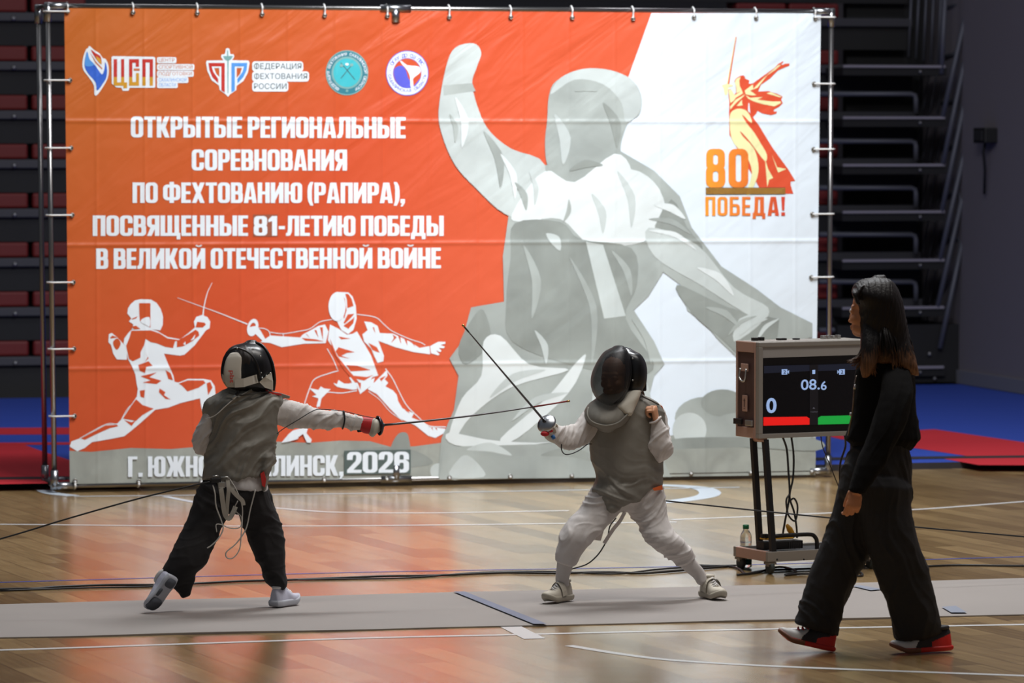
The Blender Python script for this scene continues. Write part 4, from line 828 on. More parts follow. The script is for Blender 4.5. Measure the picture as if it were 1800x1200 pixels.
def shoe(parent, heel, toe, up, width, height, mats, open_h=0.6, name='shoe', label=None, sole_t=0.028, laces=True, strap=None):
    """heel/toe = sole ends on the ground side, up = away from the sole. mats: upper, sole, lining, lace"""
    heel, toe = Vector(heel), Vector(toe); L = (toe - heel).length; M = frame_mat(heel, toe - heel, up); P = lambda x, y, z: M @ Vector((x * L, y * width, z))
    prof = [(-0.02, .30), (0.03, .40), (0.14, .46), (0.32, .42), (0.48, .43), (0.66, .50), (0.80, .50), (0.91, .40), (0.98, .24), (1.01, .08)]
    ol = cr([(x, y, 0) for x, y in prof] + [(x, -y * (0.92 if x > 0.5 else 1), 0) for x, y in reversed(prof)], 3, True)
    n = len(ol); mb = MB()
    spr = lambda x: max(0, x - 0.78) * 0.10 * L / 0.22
    R = [[P(v.x * f + (1 - f) * 0.5, v.y * f, z + spr(v.x)) for v in ol] for f, z in ((0.93, 0), (1.0, sole_t * 0.25), (1.02, sole_t * 0.7), (0.98, sole_t))]
    mb.rings(R)
    # upper: cross sections along the foot
    secs = []
    for x, hw, h in ((0.0, .30, .86), (0.06, .40, .95), (0.18, .43, .98), (0.30, .41, 1.0), (0.40, .40, .93), (0.50, .42, .76), (0.62, .46, .62), (0.74, .47, .54), (0.86, .42, .46), (0.95, .28, .36), (1.0, .10, .25)):
        ring = []
        for i in range(18):
            t = math.pi * i / 17; ct = math.cos(t); ss = math.sin(t) ** 0.75
            ring.append(P(x, hw * math.copysign(abs(ct) ** 0.7, ct) * (1 - 0.25 * ss if x < 0.45 else 1), sole_t * 0.6 + spr(x) + (h * height - sole_t * 0.6) * ss))
        ring += [P(x, hw * (1 - 2 * i / 9) * 0.9, sole_t * 0.5 + spr(x)) for i in range(9, -1, -1)][1:-1][::-1][::-1]
        secs.append(ring)
    up_ = MB(); up_.rings(secs)
    me = wrap(up_, name, 0.004, 3); ob = link(name, me, mats[0], parent, None, label)
    mb.build('sole', mats[1], ob)
    q = MB(); q.tube(cr([P(0.03, 0, height * .94), P(0.10, .22, height * .95), P(0.22, .25, height * .96), P(0.33, .17, height * .98), P(0.37, 0, height * .98), P(0.33, -.17, height * .98), P(0.22, -.25, height * .96), P(0.10, -.22, height * .95)], 4, True), 0.009, 8, closed=True); q.build('collar', mats[2], ob)
    if laces:
        q = MB()
        for i in range(4):
            x = 0.44 + i * 0.075; h = (0.86, 0.74, 0.66, 0.60)[i] * height + 0.004
            q.tube([P(x, -.22, h - 0.012), P(x + 0.02, 0, h + 0.004), P(x, .22, h - 0.012)], 0.0042, 6)
        q.build('laces', mats[3], ob)
    if strap:
        q = MB(); pts = [P(0.42 + 0.03 * math.sin(t * 2), 0.43 * math.cos(t), sole_t + (0.88 * height - sole_t) * math.sin(t) ** 0.8) for t in [math.pi * i / 12 for i in range(13)]]
        vs = []
        for p in pts: vs += [p + M.to_3x3() @ Vector((-0.016, 0, 0.004)), p + M.to_3x3() @ Vector((0.016, 0, -0.002))]
        pts2 = [v + (v - P(0.4, 0, height * 0.4)).normalized() * 0.006 for v in vs]
        N = len(pts); fs = []
        for i in range(N - 1): fs.append([2 * i, 2 * i + 1, 2 * i + 3, 2 * i + 2])
        q.add(pts2, fs); q.add([v for v in vs], fs); q.build('strap', strap, ob)
    return ob
def plate(mb, pts, thick, toward=None):
    """thin solid from an outline of world points"""
    n = len(pts); t = (toward or -_F) * thick
    tri = tessellate_polygon([[Vector((p.dot(_R), p.z, 0)) for p in pts]])
    mb.add(list(pts) + [p + t for p in pts], [list(x) for x in tri] + [[i + n for i in x] for x in tri] + [[i, (i + 1) % n, (i + 1) % n + n, i + n] for i in range(n)])
def foil(name, guard, tip, r_guard, label, blade_mat, guard_mat, tip_mat, tip_len=0.22, bend=0.0, group=None):
    g, t = Vector(guard), Vector(tip); d = (t - g).normalized(); f = thing(name, g, label, 'foil'); M = frame_mat(g, d, (0, 0, 1)); Mz = M @ Matrix.Rotation(math.pi / 2, 4, 'Y')
    pts = [g + (t - g) * (i / 14) + Vector((0, 0, 1)) * bend * math.sin(math.pi * i / 14) for i in range(15)]
    mb = MB(); mb.tube(pts, [0.0058 - 0.0030 * i / 14 for i in range(15)], 8); bl = mb.build('blade', blade_mat, f)
    k = pts[-1] - pts[-2]; k.normalize()
    q = MB(); q.tube([t - k * tip_len, t], [0.0042, 0.0036], 8); q.build('insulated_end', tip_mat, bl, label='taped end of the blade')
    q = MB(); q.tube([t - k * 0.004, t + k * 0.010], 0.0052, 8); q.build('tip', mat('foil_tip', (190, 150, 90), 0.4, 0.8), bl)
    q = MB(); q.lathe([(0.004, 0.006), (0.012, 0.006), (r_guard * 0.55, 0.0), (r_guard * 0.9, -0.010), (r_guard, -0.018), (r_guard * 0.97, -0.021), (r_guard * 0.88, -0.014), (r_guard * 0.5, -0.004), (0.004, -0.002)], Mz, 32); q.build('guard', guard_mat, f)
    q = MB(); q.lathe([(0.006, 0.012), (0.010, 0.010), (0.010, 0.004), (0.006, 0.002)], Mz, 12); q.build('guard_nut', mat('dark_steel', (90, 90, 92), 0.35, 0.9), f)
    q = MB(); q.tube([g - d * 0.005, g - d * 0.05, g - d * 0.11 - Vector((0, 0, 0.008)), g - d * 0.125 - Vector((0, 0, 0.012))], [0.011, 0.014, 0.012, 0.008], 12); q.build('grip', mat('grip_black', (28, 28, 30), 0.6), f)
    return f
# ------------------------------------------------------------------ shared cloth
m_lame = mat('lame_grey', (132, 128, 119), 0.55, 0.25, bump=('weave', 220, 0.25), mottle=(5, 0.10))
m_jack = mat('jacket_white', (208, 202, 198), 0.8, bump=('weave', 200, 0.2), mottle=(3, 0.05)); m_shirt = mat('shirt_white', (206, 202, 200), 0.8)
m_blk = mat('trouser_black', (30, 27, 28), 0.85, bump=('weave', 180, 0.2)); m_skin = mat('skin_child', (205, 148, 112), 0.5); m_dkh = mat('hair_dark', (36, 28, 24), 0.5)
m_mask = mat('mask_black', (20, 20, 22), 0.30); m_maskm = mat('mask_wire', (24, 24, 26), 0.35, 0.4); m_tab = mat('mask_tab', (186, 180, 168), 0.6)
m_redl = mat('lining_red', (190, 40, 34), 0.7); m_red = mat('glove_red', (190, 28, 34), 0.6); m_glv = mat('glove_white', (196, 190, 176), 0.7)
m_wire = mat('wire_clear', (190, 186, 178), 0.4); m_cab = mat('cable_black', (22, 22, 24), 0.5); m_sock = mat('sock_white', (206, 200, 196), 0.85, bump=('weave', 260, 0.3))
m_shl = mat('shoe_lilac', (196, 196, 212), 0.5, mottle=(14, 0.10)); m_sol = mat('sole_grey', (186, 188, 196), 0.6); m_solp = mat('sole_pad', (88, 92, 100), 0.7); m_lace = mat('lace_white', (216, 214, 212), 0.7)
m_shb = mat('shoe_beige', (192, 184, 168), 0.6, mottle=(12, 0.06)); m_solb = mat('sole_beige', (170, 162, 146), 0.6); m_org = mat('lining_orange', (214, 96, 34), 0.7)
m_steel = mat('blade_steel', (92, 90, 92), 0.35, 0.8); m_guardd = mat('guard_dark', (70, 64, 72), 0.3, 0.8); m_guard = mat('guard_bright', (186, 188, 192), 0.33, 1.0); m_tape = mat('tape_red', (130, 30, 28), 0.5); m_clip = mat('clip_metal', (190, 190, 186), 0.3, 0.9)
def rivet(q, c, r=0.006): q.ball(c, r, seg=8)

# ================================================================== fencer with back turned (left)
Y0 = 20.05
base = Fl(390, 1072); base.y = Y0
pl = thing('person', base, 'child fencer with back turned, black trousers, grey vest, lunging at orange side', 'person', None)
# body: head, neck, trunk, limbs in one skin, mostly hidden by the kit
hc = At(436, 648, Y0); Mh = frame_mat(hc, Vector((0.80, 0.58, -0.05)), (0.05, 0, 1))
mb = MB(); head_shapes(mb, Mh, 0.86)
J = lambda x, y, d=0.0: At(x, y, Y0 + d)
mb.tube([J(430, 690), J(424, 740), J(418, 800), J(412, 850)], [0.048, 0.065, 0.060, 0.055], 16)
mb.tube([J(470, 716), J(540, 733), J(600, 740), J(650, 745)], [0.032, 0.026, 0.022, 0.016], 12); mb.tube([J(425, 705), J(470, 714)], 0.045, 12)
mb.tube([J(425, 705), J(380, 722), J(358, 785, 0.02), J(385, 770, 0.16), J(408, 752, 0.24)], [0.036, 0.03, 0.024, 0.02, 0.018], 12)
mb.tube([J(398, 850), J(350, 940, -0.03), J(312, 1000, -0.06), J(298, 1020, -0.05)], [0.045, 0.036, 0.024, 0.020], 12); mb.tube([J(436, 850), J(472, 935, 0.02), J(486, 1000, 0.02), J(490, 1040, 0.02)], [0.045, 0.036, 0.024, 0.020], 12)
hand_shapes(mb, frame_mat(J(408, 752, 0.24), (0.5, 0.2, 0.8), (-0.3, 0.9, 0.2)), 0.72, ((55, 70, 40),) * 4)
link('body', wrap(mb, 'body', 0.005, 3), m_skin, pl)
q = MB(); q.ball(hc + Vector((-0.015, -0.015, 0.03)), (0.088, 0.088, 0.085), seg=20); q.ball(hc + Vector((-0.03, -0.04, -0.04)), (0.07, 0.06, 0.07), seg=16); link('hair', wrap(q, 'hair', 0.006, 2, folds((0, 0, 1), 0.004, 4, 60)), m_dkh, pl)
# trousers
q = MB()
slab(q, Y0, [(358, 843, 468, 850, 0, 36), (350, 858, 472, 862, 0, 37), (344, 874, 478, 876, 0, 36), (350, 888, 470, 890, 0, 26)])
slab(q, Y0, [(352, 850, 420, 862, 0, 34), (340, 882, 407, 884, 0, 33), (330, 909, 398, 908, -.01, 31), (317, 936, 389, 930, -.03, 29), (307, 956, 378, 956, -.05, 27), (294, 984, 362, 990, -.06, 25), (283, 1006, 344, 1005, -.05, 22), (298, 1026, 341, 1024, -.03, 15), (318, 1048, 336, 1044, -.03, 7)])
slab(q, Y0, [(400, 862, 472, 862, 0, 36), (408, 884, 479, 885, 0.0, 34), (419, 903, 488, 902, .01, 31), (431, 932, 497, 928, .02, 29), (439, 960, 501, 960, .02, 27), (452, 985, 501, 988, .02, 25), (461, 1005, 503, 1006, .02, 23), (466, 1022, 506, 1022, .02, 21), (473, 1030, 505, 1027, .02, 18)])
f1 = folds((0.7, 0, -0.6), 0.009, 5, 11, 2); link('trousers', wrap(q, 'trousers', 0.006, 5, f1), m_blk, pl)
# white shirt under the vest, sleeves
q = MB(); slab(q, Y0, [(372, 812, 470, 815, 0, 36), (364, 836, 468, 840, 0, 38), (366, 850, 471, 856, 0, 39), (380, 855, 470, 863, 0, 38)], ends=False)
link('shirt', wrap(q, 'shirt', 0.006, 3, folds((0, 0, 1), 0.004, 4, 24, 5)), m_shirt, pl)
q = MB(); slab(q, Y0, [(476, 700, 470, 742, 0, 22), (494, 700, 488, 748, 0, 23), (516, 703, 513, 752, 0, 22), (540, 711, 540, 753, .0, 20), (565, 719, 565, 755, 0, 18), (604, 724, 602, 752, 0, 15), (624, 728, 619, 757, 0, 14), (644, 733, 636, 757, 0, 13)])
slab(q, Y0, [(364, 706, 392, 712, 0, 18), (355, 732, 380, 738, 0, 20), (342, 757, 378, 760, .01, 21), (337, 777, 376, 780, .03, 21), (343, 793, 374, 794, .07, 19), (356, 800, 382, 784, .13, 16), (378, 790, 398, 768, .20, 13), (396, 772, 410, 752, .24, 11)])
slab(q, Y0, [(385, 698, 478, 698, 0, 28), (374, 735, 480, 735, 0, 36), (374, 800, 474, 800, 0, 35), (372, 826, 466, 824, 0, 35)])
link('jacket', wrap(q, 'jacket', 0.005, 4, folds((0.5, 0, 0.9), 0.010, 3, 18, 8)), m_jack, pl, label='white jacket sleeves')
q = MB(); q.tube(cr([J(604, 722, -0.02), J(606, 735, -0.045), J(604, 748, -0.04), J(602, 753, -0.0), J(604, 738, 0.045)], 4, True), 0.004, 6, closed=True); q.build('cuff_band', m_cab, pl)
# grey metallic vest
q = MB(); slab(q, Y0, [(404, 684, 468, 683, 0, 27), (384, 693, 484, 691, 0, 33), (363, 705, 494, 701, 0, 39), (358, 716, 494, 712, 0, 42), (361, 735, 489, 735, 0, 44), (367, 760, 487, 760, 0, 44), (364, 795, 485, 797, 0, 43), (360, 822, 478, 822, 0, 42), (360, 838, 470, 832, 0, 43), (362, 842, 462, 834, 0, 42)])
slab(q, Y0, [(448, 800, 482, 800, -0.03, 34), (452, 830, 474, 830, -0.03, 32), (455, 850, 468, 850, -0.04, 28), (458, 862, 465, 862, -0.05, 18)])
fd = folds((0.72, 0, 0.60), 0.019, 1.5, 12, 4, 0.15)
vest = link('fencing_vest', wrap(q, 'fencing_vest', 0.006, 4, fd), m_lame, pl, label='grey metallic fencing vest, creased diagonally')
q = MB(); q.tube([J(402, 690, -0.08), J(425, 695, -0.11), J(455, 690, -0.10), J(478, 688, -0.06)], 0.004, 6); q.build('collar_seam', mat('seam_dark', (70, 68, 64), 0.8), vest)
q = MB(); plate(q, [J(458, 832, -.115), J(464, 828, -.115), J(468, 842, -.115), J(466, 856, -.115), J(461, 853, -.115)], 0.012); q.build('lining', m_redl, vest, label='red lining at the hem')
q = MB(); plate(q, [J(463, 681, -.04), J(474, 687, -.05), J(492, 690, -.03), J(510, 696, 0), J(509, 700, 0), J(490, 699, -.03), J(470, 692, -.06)], 0.014); q.build('bib_flap', m_lame, vest)
q = MB(); plate(q, [J(463, 682, -.056), J(474, 688, -.066), J(495, 692, -.046), J(495, 695, -.046), J(474, 692, -.066)], 0.008); q.build('bib_edge', m_redl, vest)
# mask seen from behind
q = MB(); slab(q, Y0, [(430, 602, 452, 602, 0.02, 12), (408, 609, 467, 612, 0.02, 32), (395, 625, 477, 628, 0.02, 43), (390, 643, 482, 645, 0.02, 47), (389, 660, 483, 664, 0.02, 47), (394, 674, 482, 678, 0.02, 42), (402, 684, 476, 688, 0.02, 34)], n=32)
mask = link('fencing_mask', wrap(q, 'fencing_mask', 0.005, 6), m_mask, pl, label='black fencing mask seen from behind')
q = MB(); q.tube(cr([J(436, 602, .02), J(458, 605, -.02), J(472, 622, -.05), J(480, 645, -.06), J(483, 668, -.05), J(481, 686, -.04)], 5), 0.007, 8); q.build('mask_rim', m_mask, mask)
q = MB(); q.tube(cr([J(398, 620, -.09), J(418, 612, -.11), J(440, 622, -.12), J(452, 640, -.13), J(457, 660, -.12)], 5), 0.005, 8); q.build('mask_rim', m_mask, mask)
q = MB(); slab(q, Y0, [(404, 621, 420, 620, -.118, 3), (397, 632, 425, 629, -.128, 4), (393, 650, 424, 648, -.135, 5), (394, 668, 424, 666, -.135, 5), (399, 679, 420, 678, -.128, 4)], sq=2.8); tab = link('mask_tab', wrap(q, 'mask_tab', 0.004, 2), m_tab, mask, label='pale padded tongue of the mask')
q = MB(); R_ = []
for x, y, d in ((390, 657, -.06), (397, 662, -.115), (412, 666, -.148), (428, 665, -.148), (444, 660, -.128), (458, 656, -.085)):
    R_ += [J(x, y, d), J(x + 1, y + 15 if x > 400 else y + 12, d)]
q.add(R_ + [p + _F * 0.006 for p in R_], [[2 * i, 2 * i + 1, 2 * i + 3, 2 * i + 2] for i in range(5)] + [[12 + 2 * i, 12 + 2 * i + 1, 12 + 2 * i + 3, 12 + 2 * i + 2] for i in range(5)]); q.build('mask_strap', m_tab, mask)
q = MB(); plate(q, [J(456, 671, -.115), J(466, 662, -.11), J(477, 654, -.085), J(480, 670, -.085), J(480, 685, -.08), J(466, 681, -.10)], 0.010); q.build('mask_bib', m_glv, mask, label='white corner of the mask bib')
q = MB()
for x, y, d in ((445, 613, -.115), (458, 626, -.115), (417, 612, -.112), (459, 655, -.10), (461, 664, -.118), (468, 660, -.122), (475, 656, -.10)): rivet(q, J(x, y, d), 0.0042)
q.build('rivets', m_clip, mask)
vs, fs = font_mesh('pbt', 0.01); ax = min(v[0] for v in vs); bx = max(v[0] for v in vs); q = MB()
q.add([J(404 + (v[1] / 0.69) * 7.5, 651 + (v[0] - ax) / (bx - ax) * 22, -.1565) for v in vs], fs); q.build('mask_lettering', m_redl, tab, label='small red letters on the tongue')
# clip with wire on the back of the vest
q = MB(); q.tube([J(418, 691, -.125), J(409, 701, -.135)], 0.008, 8); q.build('vest_clip', m_clip, vest); q = MB(); q.tube([J(420, 688, -.122), J(414, 695, -.13)], 0.009, 8); q.build('vest_clip', m_cab, vest)
# straps hanging at the waist
q = MB()
def ribbon(q, pts, w):
    P = cr(pts, 5); vs = []
    for i, p in enumerate(P):
        t = (P[min(i + 1, len(P) - 1)] - P[max(i - 1, 0)]).normalized(); s = t.cross(_F).normalized() * w / 2; vs += [p + s, p - s]
    N = len(P); vs += [v + _F * 0.004 for v in vs]; M_ = 2 * N
    q.add(vs, [[2 * i, 2 * i + 1, 2 * i + 3, 2 * i + 2] for i in range(N - 1)] + [[M_ + 2 * i, M_ + 2 * i + 1, M_ + 2 * i + 3, M_ + 2 * i + 2] for i in range(N - 1)], 0, True)
ribbon(q, [J(386, 846, -.14), J(389, 862, -.15), J(392, 885, -.14), J(396, 905, -.12), J(403, 911, -.12), J(410, 900, -.12), J(414, 890, -.12)], 0.022); q.build('waist_strap', m_tab, vest)
q = MB(); ribbon(q, [J(400, 842, -.14), J(402, 860, -.15), J(400, 880, -.14), J(398, 908, -.12)], 0.018); q.build('waist_strap', m_tab, vest)
q = MB(); ribbon(q, [J(406, 850, -.14), J(409, 862, -.15), J(418, 872, -.15), J(426, 880, -.15), J(428, 888, -.15)], 0.020); q.build('waist_strap', m_tab, vest)
q = MB(); q.box(J(379, 844, -.135), (0.05, 0.03, 0.022), bevel=0.004); plug = q.build('cord_plug', m_cab, vest); q = MB(); q.tube([J(388, 839, -.14), J(399, 838, -.14), J(404, 841, -.14)], 0.005, 6); q.tube([J(374, 837, -.14), J(384, 836, -.14)], 0.005, 6); q.box(J(389, 852, -.14), (0.03, 0.02, 0.03), bevel=0.003); q.build('plug_clip', m_clip, vest)
# glove
q = MB(); gx = J(671, 747)
slab(q, Y0, [(637, 732, 634, 758, 0, 13), (648, 733, 642, 762, 0, 13), (657, 735, 655, 763, 0, 12)])
glv = link('glove', wrap(q, 'glove', 0.004, 3), m_red, pl, label='red cuff of the glove')
q = MB(); hand_shapes(q, frame_mat(J(647, 746, 0), J(672, 749, 0) - J(647, 746, 0), (0.1, -1, 0.25)), 0.74, ((75, 80, 45), (78, 82, 45), (80, 82, 45), (82, 80, 45)), ((20, 10), 0.7), 1, 0, 0.0105); slab(q, Y0, [(654, 735, 650, 766, 0, 12), (661, 736, 656, 768, -.01, 13), (668, 739, 664, 760, -.01, 12)])
link('glove_hand', wrap(q, 'glove_hand', 0.003, 3), m_glv, glv, label='pale hand of the glove')
# shoes
shl = (m_shl, m_sol, m_lace, m_lace)
toe = J(266, 1071, -0.05); heel = J(303, 1022, -0.12)
toe.z = max(toe.z, 0.012)
d_ = (heel - toe).normalized()
s1 = shoe(pl, J(306, 1016, -0.13), J(263, 1074, -0.10), Vector((-0.35, 0.85, 0.35)), 0.082, 0.088, shl, label='pale shoe up on its toe, sole to the camera', sole_t=0.024)
sole = [c for c in s1.children if c.name.startswith('sole')][0]
H_, T_ = J(306, 1016, -0.13), J(263, 1074, -0.10); Ms = frame_mat(H_, T_ - H_, Vector((-0.35, 0.85, 0.35))); Ls = (T_ - H_).length
for x0, x1, y0, y1 in ((0.03, 0.28, -0.34, 0.34), (0.62, 0.98, -0.40, 0.40), (0.36, 0.58, 0.18, 0.40)):
    q = MB(); ol = [Ms @ Vector(((x0 + x1) / 2 * Ls + (x1 - x0) / 2 * Ls * math.copysign(abs(math.cos(t)) ** .6, math.cos(t)), ((y0 + y1) / 2 + (y1 - y0) / 2 * math.copysign(abs(math.sin(t)) ** .6, math.sin(t))) * 0.082, 0)) for t in [2 * math.pi * i / 20 for i in range(20)]]
    nz = Ms.to_3x3() @ Vector((0, 0, 1)); q.rings([[p + nz * 0.004 + (nz * max(0, ((p - H_).dot((T_ - H_).normalized()) / Ls - 0.78)) * 0.09) for p in ol], [p - nz * 0.003 + (nz * max(0, ((p - H_).dot((T_ - H_).normalized()) / Ls - 0.78)) * 0.09) for p in ol]]); q.build('tread_pad', m_solp, s1)
h2, t2 = Fl(481, 1066, 0.013), None; t2 = h2 + Vector((0.142, 0.125, 0))
shoe(pl, h2, t2, (0, 0, 1), 0.078, 0.098, shl, label='pale front shoe flat on the strip', sole_t=0.03)
# foil, cords
f1_ = foil('foil', J(672, 747), J(998, 705, 0.05), 0.049, 'foil with dark guard held level by left fencer, red tape near tip', m_steel, m_guardd, m_tape, 0.19, -0.010)
def cord(name, pts, r, m, label, cat='cord', k=6, z0=None):
    P = cr(pts, k); q = MB(); q.tube(P, r, 6); o = q.build(name, m, None, P[0]); return tag(o, label, cat)
cord('body_cord', [J(412, 700, -.135), J(395, 715, -.14), J(378, 730, -.135), J(360, 737, -.10)], 0.0022, m_wire, 'thin clear wire from clip on back of the grey vest', 'body cord')
cord('body_cord', [J(487, 762, -.10), J(500, 752, -.085), J(525, 737, -.075), J(550, 722, -.066), J(565, 719, -.05), J(600, 722, -.04), J(640, 731, -.03), J(662, 735, -.02)], 0.0022, m_cab, 'thin dark wire along the outstretched sword arm', 'body cord')
cord('body_cord', [J(374, 852, -.14), J(378, 868, -.15), J(380, 890, -.14), J(389, 915, -.13), J(392, 930, -.13), J(384, 946, -.13), J(372, 958, -.13), J(364, 963, -.13)], 0.0034, m_wire, 'clear wire end dangling over black trouser thigh at left', 'body cord')
cord('body_cord', [J(404, 842, -.14), J(415, 860, -.15), J(425, 885, -.14), J(426, 910, -.13), J(424, 940, -.13), J(421, 965, -.13), J(410, 980, -.13), J(399, 980, -.13), J(398, 970, -.13), J(415, 955, -.13), J(432, 930, -.13), J(440, 895, -.14), J(449, 860, -.15)], 0.0032, m_wire, 'clear wire looping below crotch of the lunging fencer', 'body cord')
cord('body_cord', [J(418, 880, -.15), J(412, 895, -.13), J(424, 908, -.13), J(422, 926, -.13), J(405, 928, -.13), J(390, 922, -.13), J(380, 922, -.13), J(381, 935, -.13)], 0.0026, m_wire, 'clear wire tied across dangling loops at the hip', 'body cord')
cord('reel_cable', [J(371, 846, -.14), J(330, 855, -.14), J(240, 877, -.12), J(120, 911, -.1), J(0, 947, -.08), J(-200, 1000, -.05)], 0.0042, m_cab, 'black reel cable stretched from left fencer out of frame', 'cable')

# ================================================================== fencer facing the camera (right)
Y0 = 19.98
base = Fl(1105, 1056); base.y = Y0
pr = thing('person', base, 'child fencer facing us in white breeches, grey vest, foil raised', 'person')
J = lambda x, y, d=0.0: At(x, y, Y0 + d)
hc = J(1083, 660, -0.02); Mh2 = frame_mat(hc, Vector((-0.66, -0.74, -0.10)), (-0.05, -0.05, 1))
mb = MB(); head_shapes(mb, Mh2, 0.90)
mb.tube([J(1096, 700), J(1100, 740), J(1104, 800), J(1104, 850)], [0.048, 0.065, 0.065, 0.055], 16)
mb.tube([J(1098, 715), J(1046, 735), J(1008, 768, -.09), J(970, 764, -.17)], [0.03, 0.026, 0.022, 0.016], 12)
mb.tube([J(1098, 712), J(1152, 726), J(1164, 790, -.05), J(1158, 770, -.10), J(1153, 742, -.10)], [0.03, 0.026, 0.022, 0.02, 0.017], 12)
mb.tube([J(1080, 862), J(1030, 922, -.02), J(994, 985, -.03), J(988, 1028, 0)], [0.042, 0.034, 0.020, 0.018], 12); mb.tube([J(1128, 866), J(1150, 925, -.02), J(1200, 984, -.05), J(1234, 1020, -.03)], [0.042, 0.034, 0.020, 0.018], 12)
hand_shapes(mb, frame_mat(J(1154, 743, -.105), J(1150, 716, -.115) - J(1154, 743, -.105), (0.80, -0.50, 0.1)), 0.88, ((82, 88, 50), (84, 90, 50), (86, 90, 50), (88, 88, 50)), ((12, -4), 0.42), -1, 0, 0.0095)
body = link('body', wrap(mb, 'body', 0.0035, 2), m_skin, pr)
add_eyes(Mh2, 0.86, body, mat('iris_brown', (50, 32, 24), 0.3))
q = MB(); q.ball(Mh2 @ Vector((-0.022, 0, 0.034)), (0.084, 0.072, 0.078), seg=20, M=Mh2.to_3x3()); q.ball(Mh2 @ Vector((-0.05, 0, -0.04)), (0.045, 0.06, 0.07), seg=16, M=Mh2.to_3x3()); q.tube([Mh2 @ Vector((-0.075, 0.02, -0.03)), J(1128, 690, .02), J(1133, 700, .01)], [0.03, 0.014, 0.005], 10)
link('hair', wrap(q, 'hair', 0.005, 2, folds((0, 0, 1), 0.003, 4, 60)), mat('hair_brown', (70, 48, 34), 0.5), pr)
# breeches, socks
q = MB(); slab(q, Y0, [(1046, 848, 1163, 850, 0, 36), (1040, 862, 1165, 862, 0, 37), (1034, 876, 1168, 874, 0, 36), (1050, 888, 1150, 888, 0, 26)])
slab(q, Y0, [(1040, 858, 1100, 872, 0, 34), (1024, 887, 1090, 899, 0, 33), (1004, 911, 1066, 925, -.02, 31), (988, 934, 1042, 945, -.04, 29), (981, 957, 1029, 962, -.04, 25), (976, 972, 1017, 981, -.03, 22), (977, 978, 1013, 987, -.03, 20)])
slab(q, Y0, [(1092, 874, 1166, 862, 0, 34), (1103, 900, 1171, 888, 0, 33), (1121, 921, 1174, 911, -.02, 31), (1131, 943, 1185, 932, -.05, 29), (1147, 962, 1201, 947, -.07, 27), (1166, 975, 1213, 964, -.06, 24), (1182, 987, 1219, 973, -.05, 21), (1189, 992, 1218, 979, -.05, 18)])
link('breeches', wrap(q, 'breeches', 0.005, 5, folds((0.9, 0.2, 0.35), 0.011, 3, 16, 12)), m_jack, pr)
q = MB(); slab(q, Y0, [(981, 972, 1011, 981, -.03, 14), (979, 995, 1005, 1000, -.02, 13), (977, 1012, 1000, 1016, -.01, 12), (977, 1026, 1000, 1028, 0, 12)]); link('sock', wrap(q, 'sock', 0.004, 2), m_sock, pr)
q = MB(); slab(q, Y0, [(1188, 988, 1215, 974, -.05, 14), (1204, 1003, 1227, 989, -.04, 13), (1219, 1015, 1238, 1003, -.03, 12), (1226, 1026, 1244, 1018, -.03, 12)]); link('sock', wrap(q, 'sock', 0.004, 2), m_sock, pr)
# sleeves
q = MB(); slab(q, Y0, [(1038, 712, 1062, 752, 0, 20), (1022, 726, 1042, 770, -.03, 21), (1012, 742, 1024, 784, -.07, 21), (1000, 748, 1008, 789, -.10, 20), (988, 748, 992, 789, -.14, 18), (976, 746, 978, 783, -.17, 16), (972, 748, 973, 778, -.175, 14)])
slab(q, Y0, [(1138, 708, 1166, 716, .03, 18), (1146, 728, 1172, 732, .02, 18), (1152, 758, 1176, 760, 0, 17), (1152, 786, 1182, 788, -.04, 16), (1150, 800, 1180, 797, -.06, 14)])
slab(q, Y0, [(1144, 743, 1161, 733, -.1, 10), (1142, 757, 1171, 750, -.1, 15), (1140, 775, 1176, 771, -.1, 18), (1137, 790, 1183, 788, -.09, 19), (1146, 805, 1179, 799, -.08, 16), (1153, 812, 1166, 807, -.07, 9)])
slab(q, Y0, [(1050, 716, 1148, 706, 0, 30), (1044, 740, 1158, 740, 0, 36), (1046, 800, 1156, 800, 0, 38), (1052, 840, 1156, 840, 0, 38)])
jk = link('jacket', wrap(q, 'jacket', 0.005, 4, folds((0.6, 0.2, 0.75), 0.010, 3, 18, 15)), m_jack, pr, label='white jacket sleeves')
q = MB(); q.tube(cr([J(1143, 743, -.12), J(1152, 741, -.135), J(1161, 733, -.12), J(1158, 734, -.07), J(1146, 740, -.07)], 4, True), 0.0055, 8, closed=True); q.build('cuff_hem', m_jack, jk)
# vest
q = MB(); slab(q, Y0, [(1058, 706, 1132, 694, 0, 26), (1040, 718, 1152, 704, 0, 35), (1034, 730, 1166, 720, 0, 40), (1036, 750, 1168, 748, 0, 44), (1037, 785, 1166, 785, 0, 46), (1041, 813, 1165, 815, 0, 46), (1048, 832, 1165, 832, 0, 46), (1045, 848, 1165, 848, 0, 45), (1041, 858, 1160, 856, -.01, 42), (1048, 869, 1141, 866, -.04, 30), (1058, 881, 1122, 878, -.07, 18), (1067, 892, 1101, 888, -.08, 10), (1073, 901, 1083, 897, -.08, 5)])
def fdv(p):
    z = (p.z - 0.75) / 0.3
    return folds_a(p) * (0.35 if p.z > 0.62 else 1.0)
folds_a = folds((0.85, 0.1, -0.35), 0.014, 2.4, 13, 21, 0.25)
vest = link('fencing_vest', wrap(q, 'fencing_vest', 0.006, 5, fdv), m_lame, pr, label='grey metallic fencing vest with pointed hem')
q = MB(); plate(q, [J(1158, 712, -.03), J(1164, 713, -.02), J(1170, 730, 0), J(1169, 742, 0), J(1164, 738, -.03)], 0.012); q.build('lining', m_org, vest, label='orange lining at the armhole')
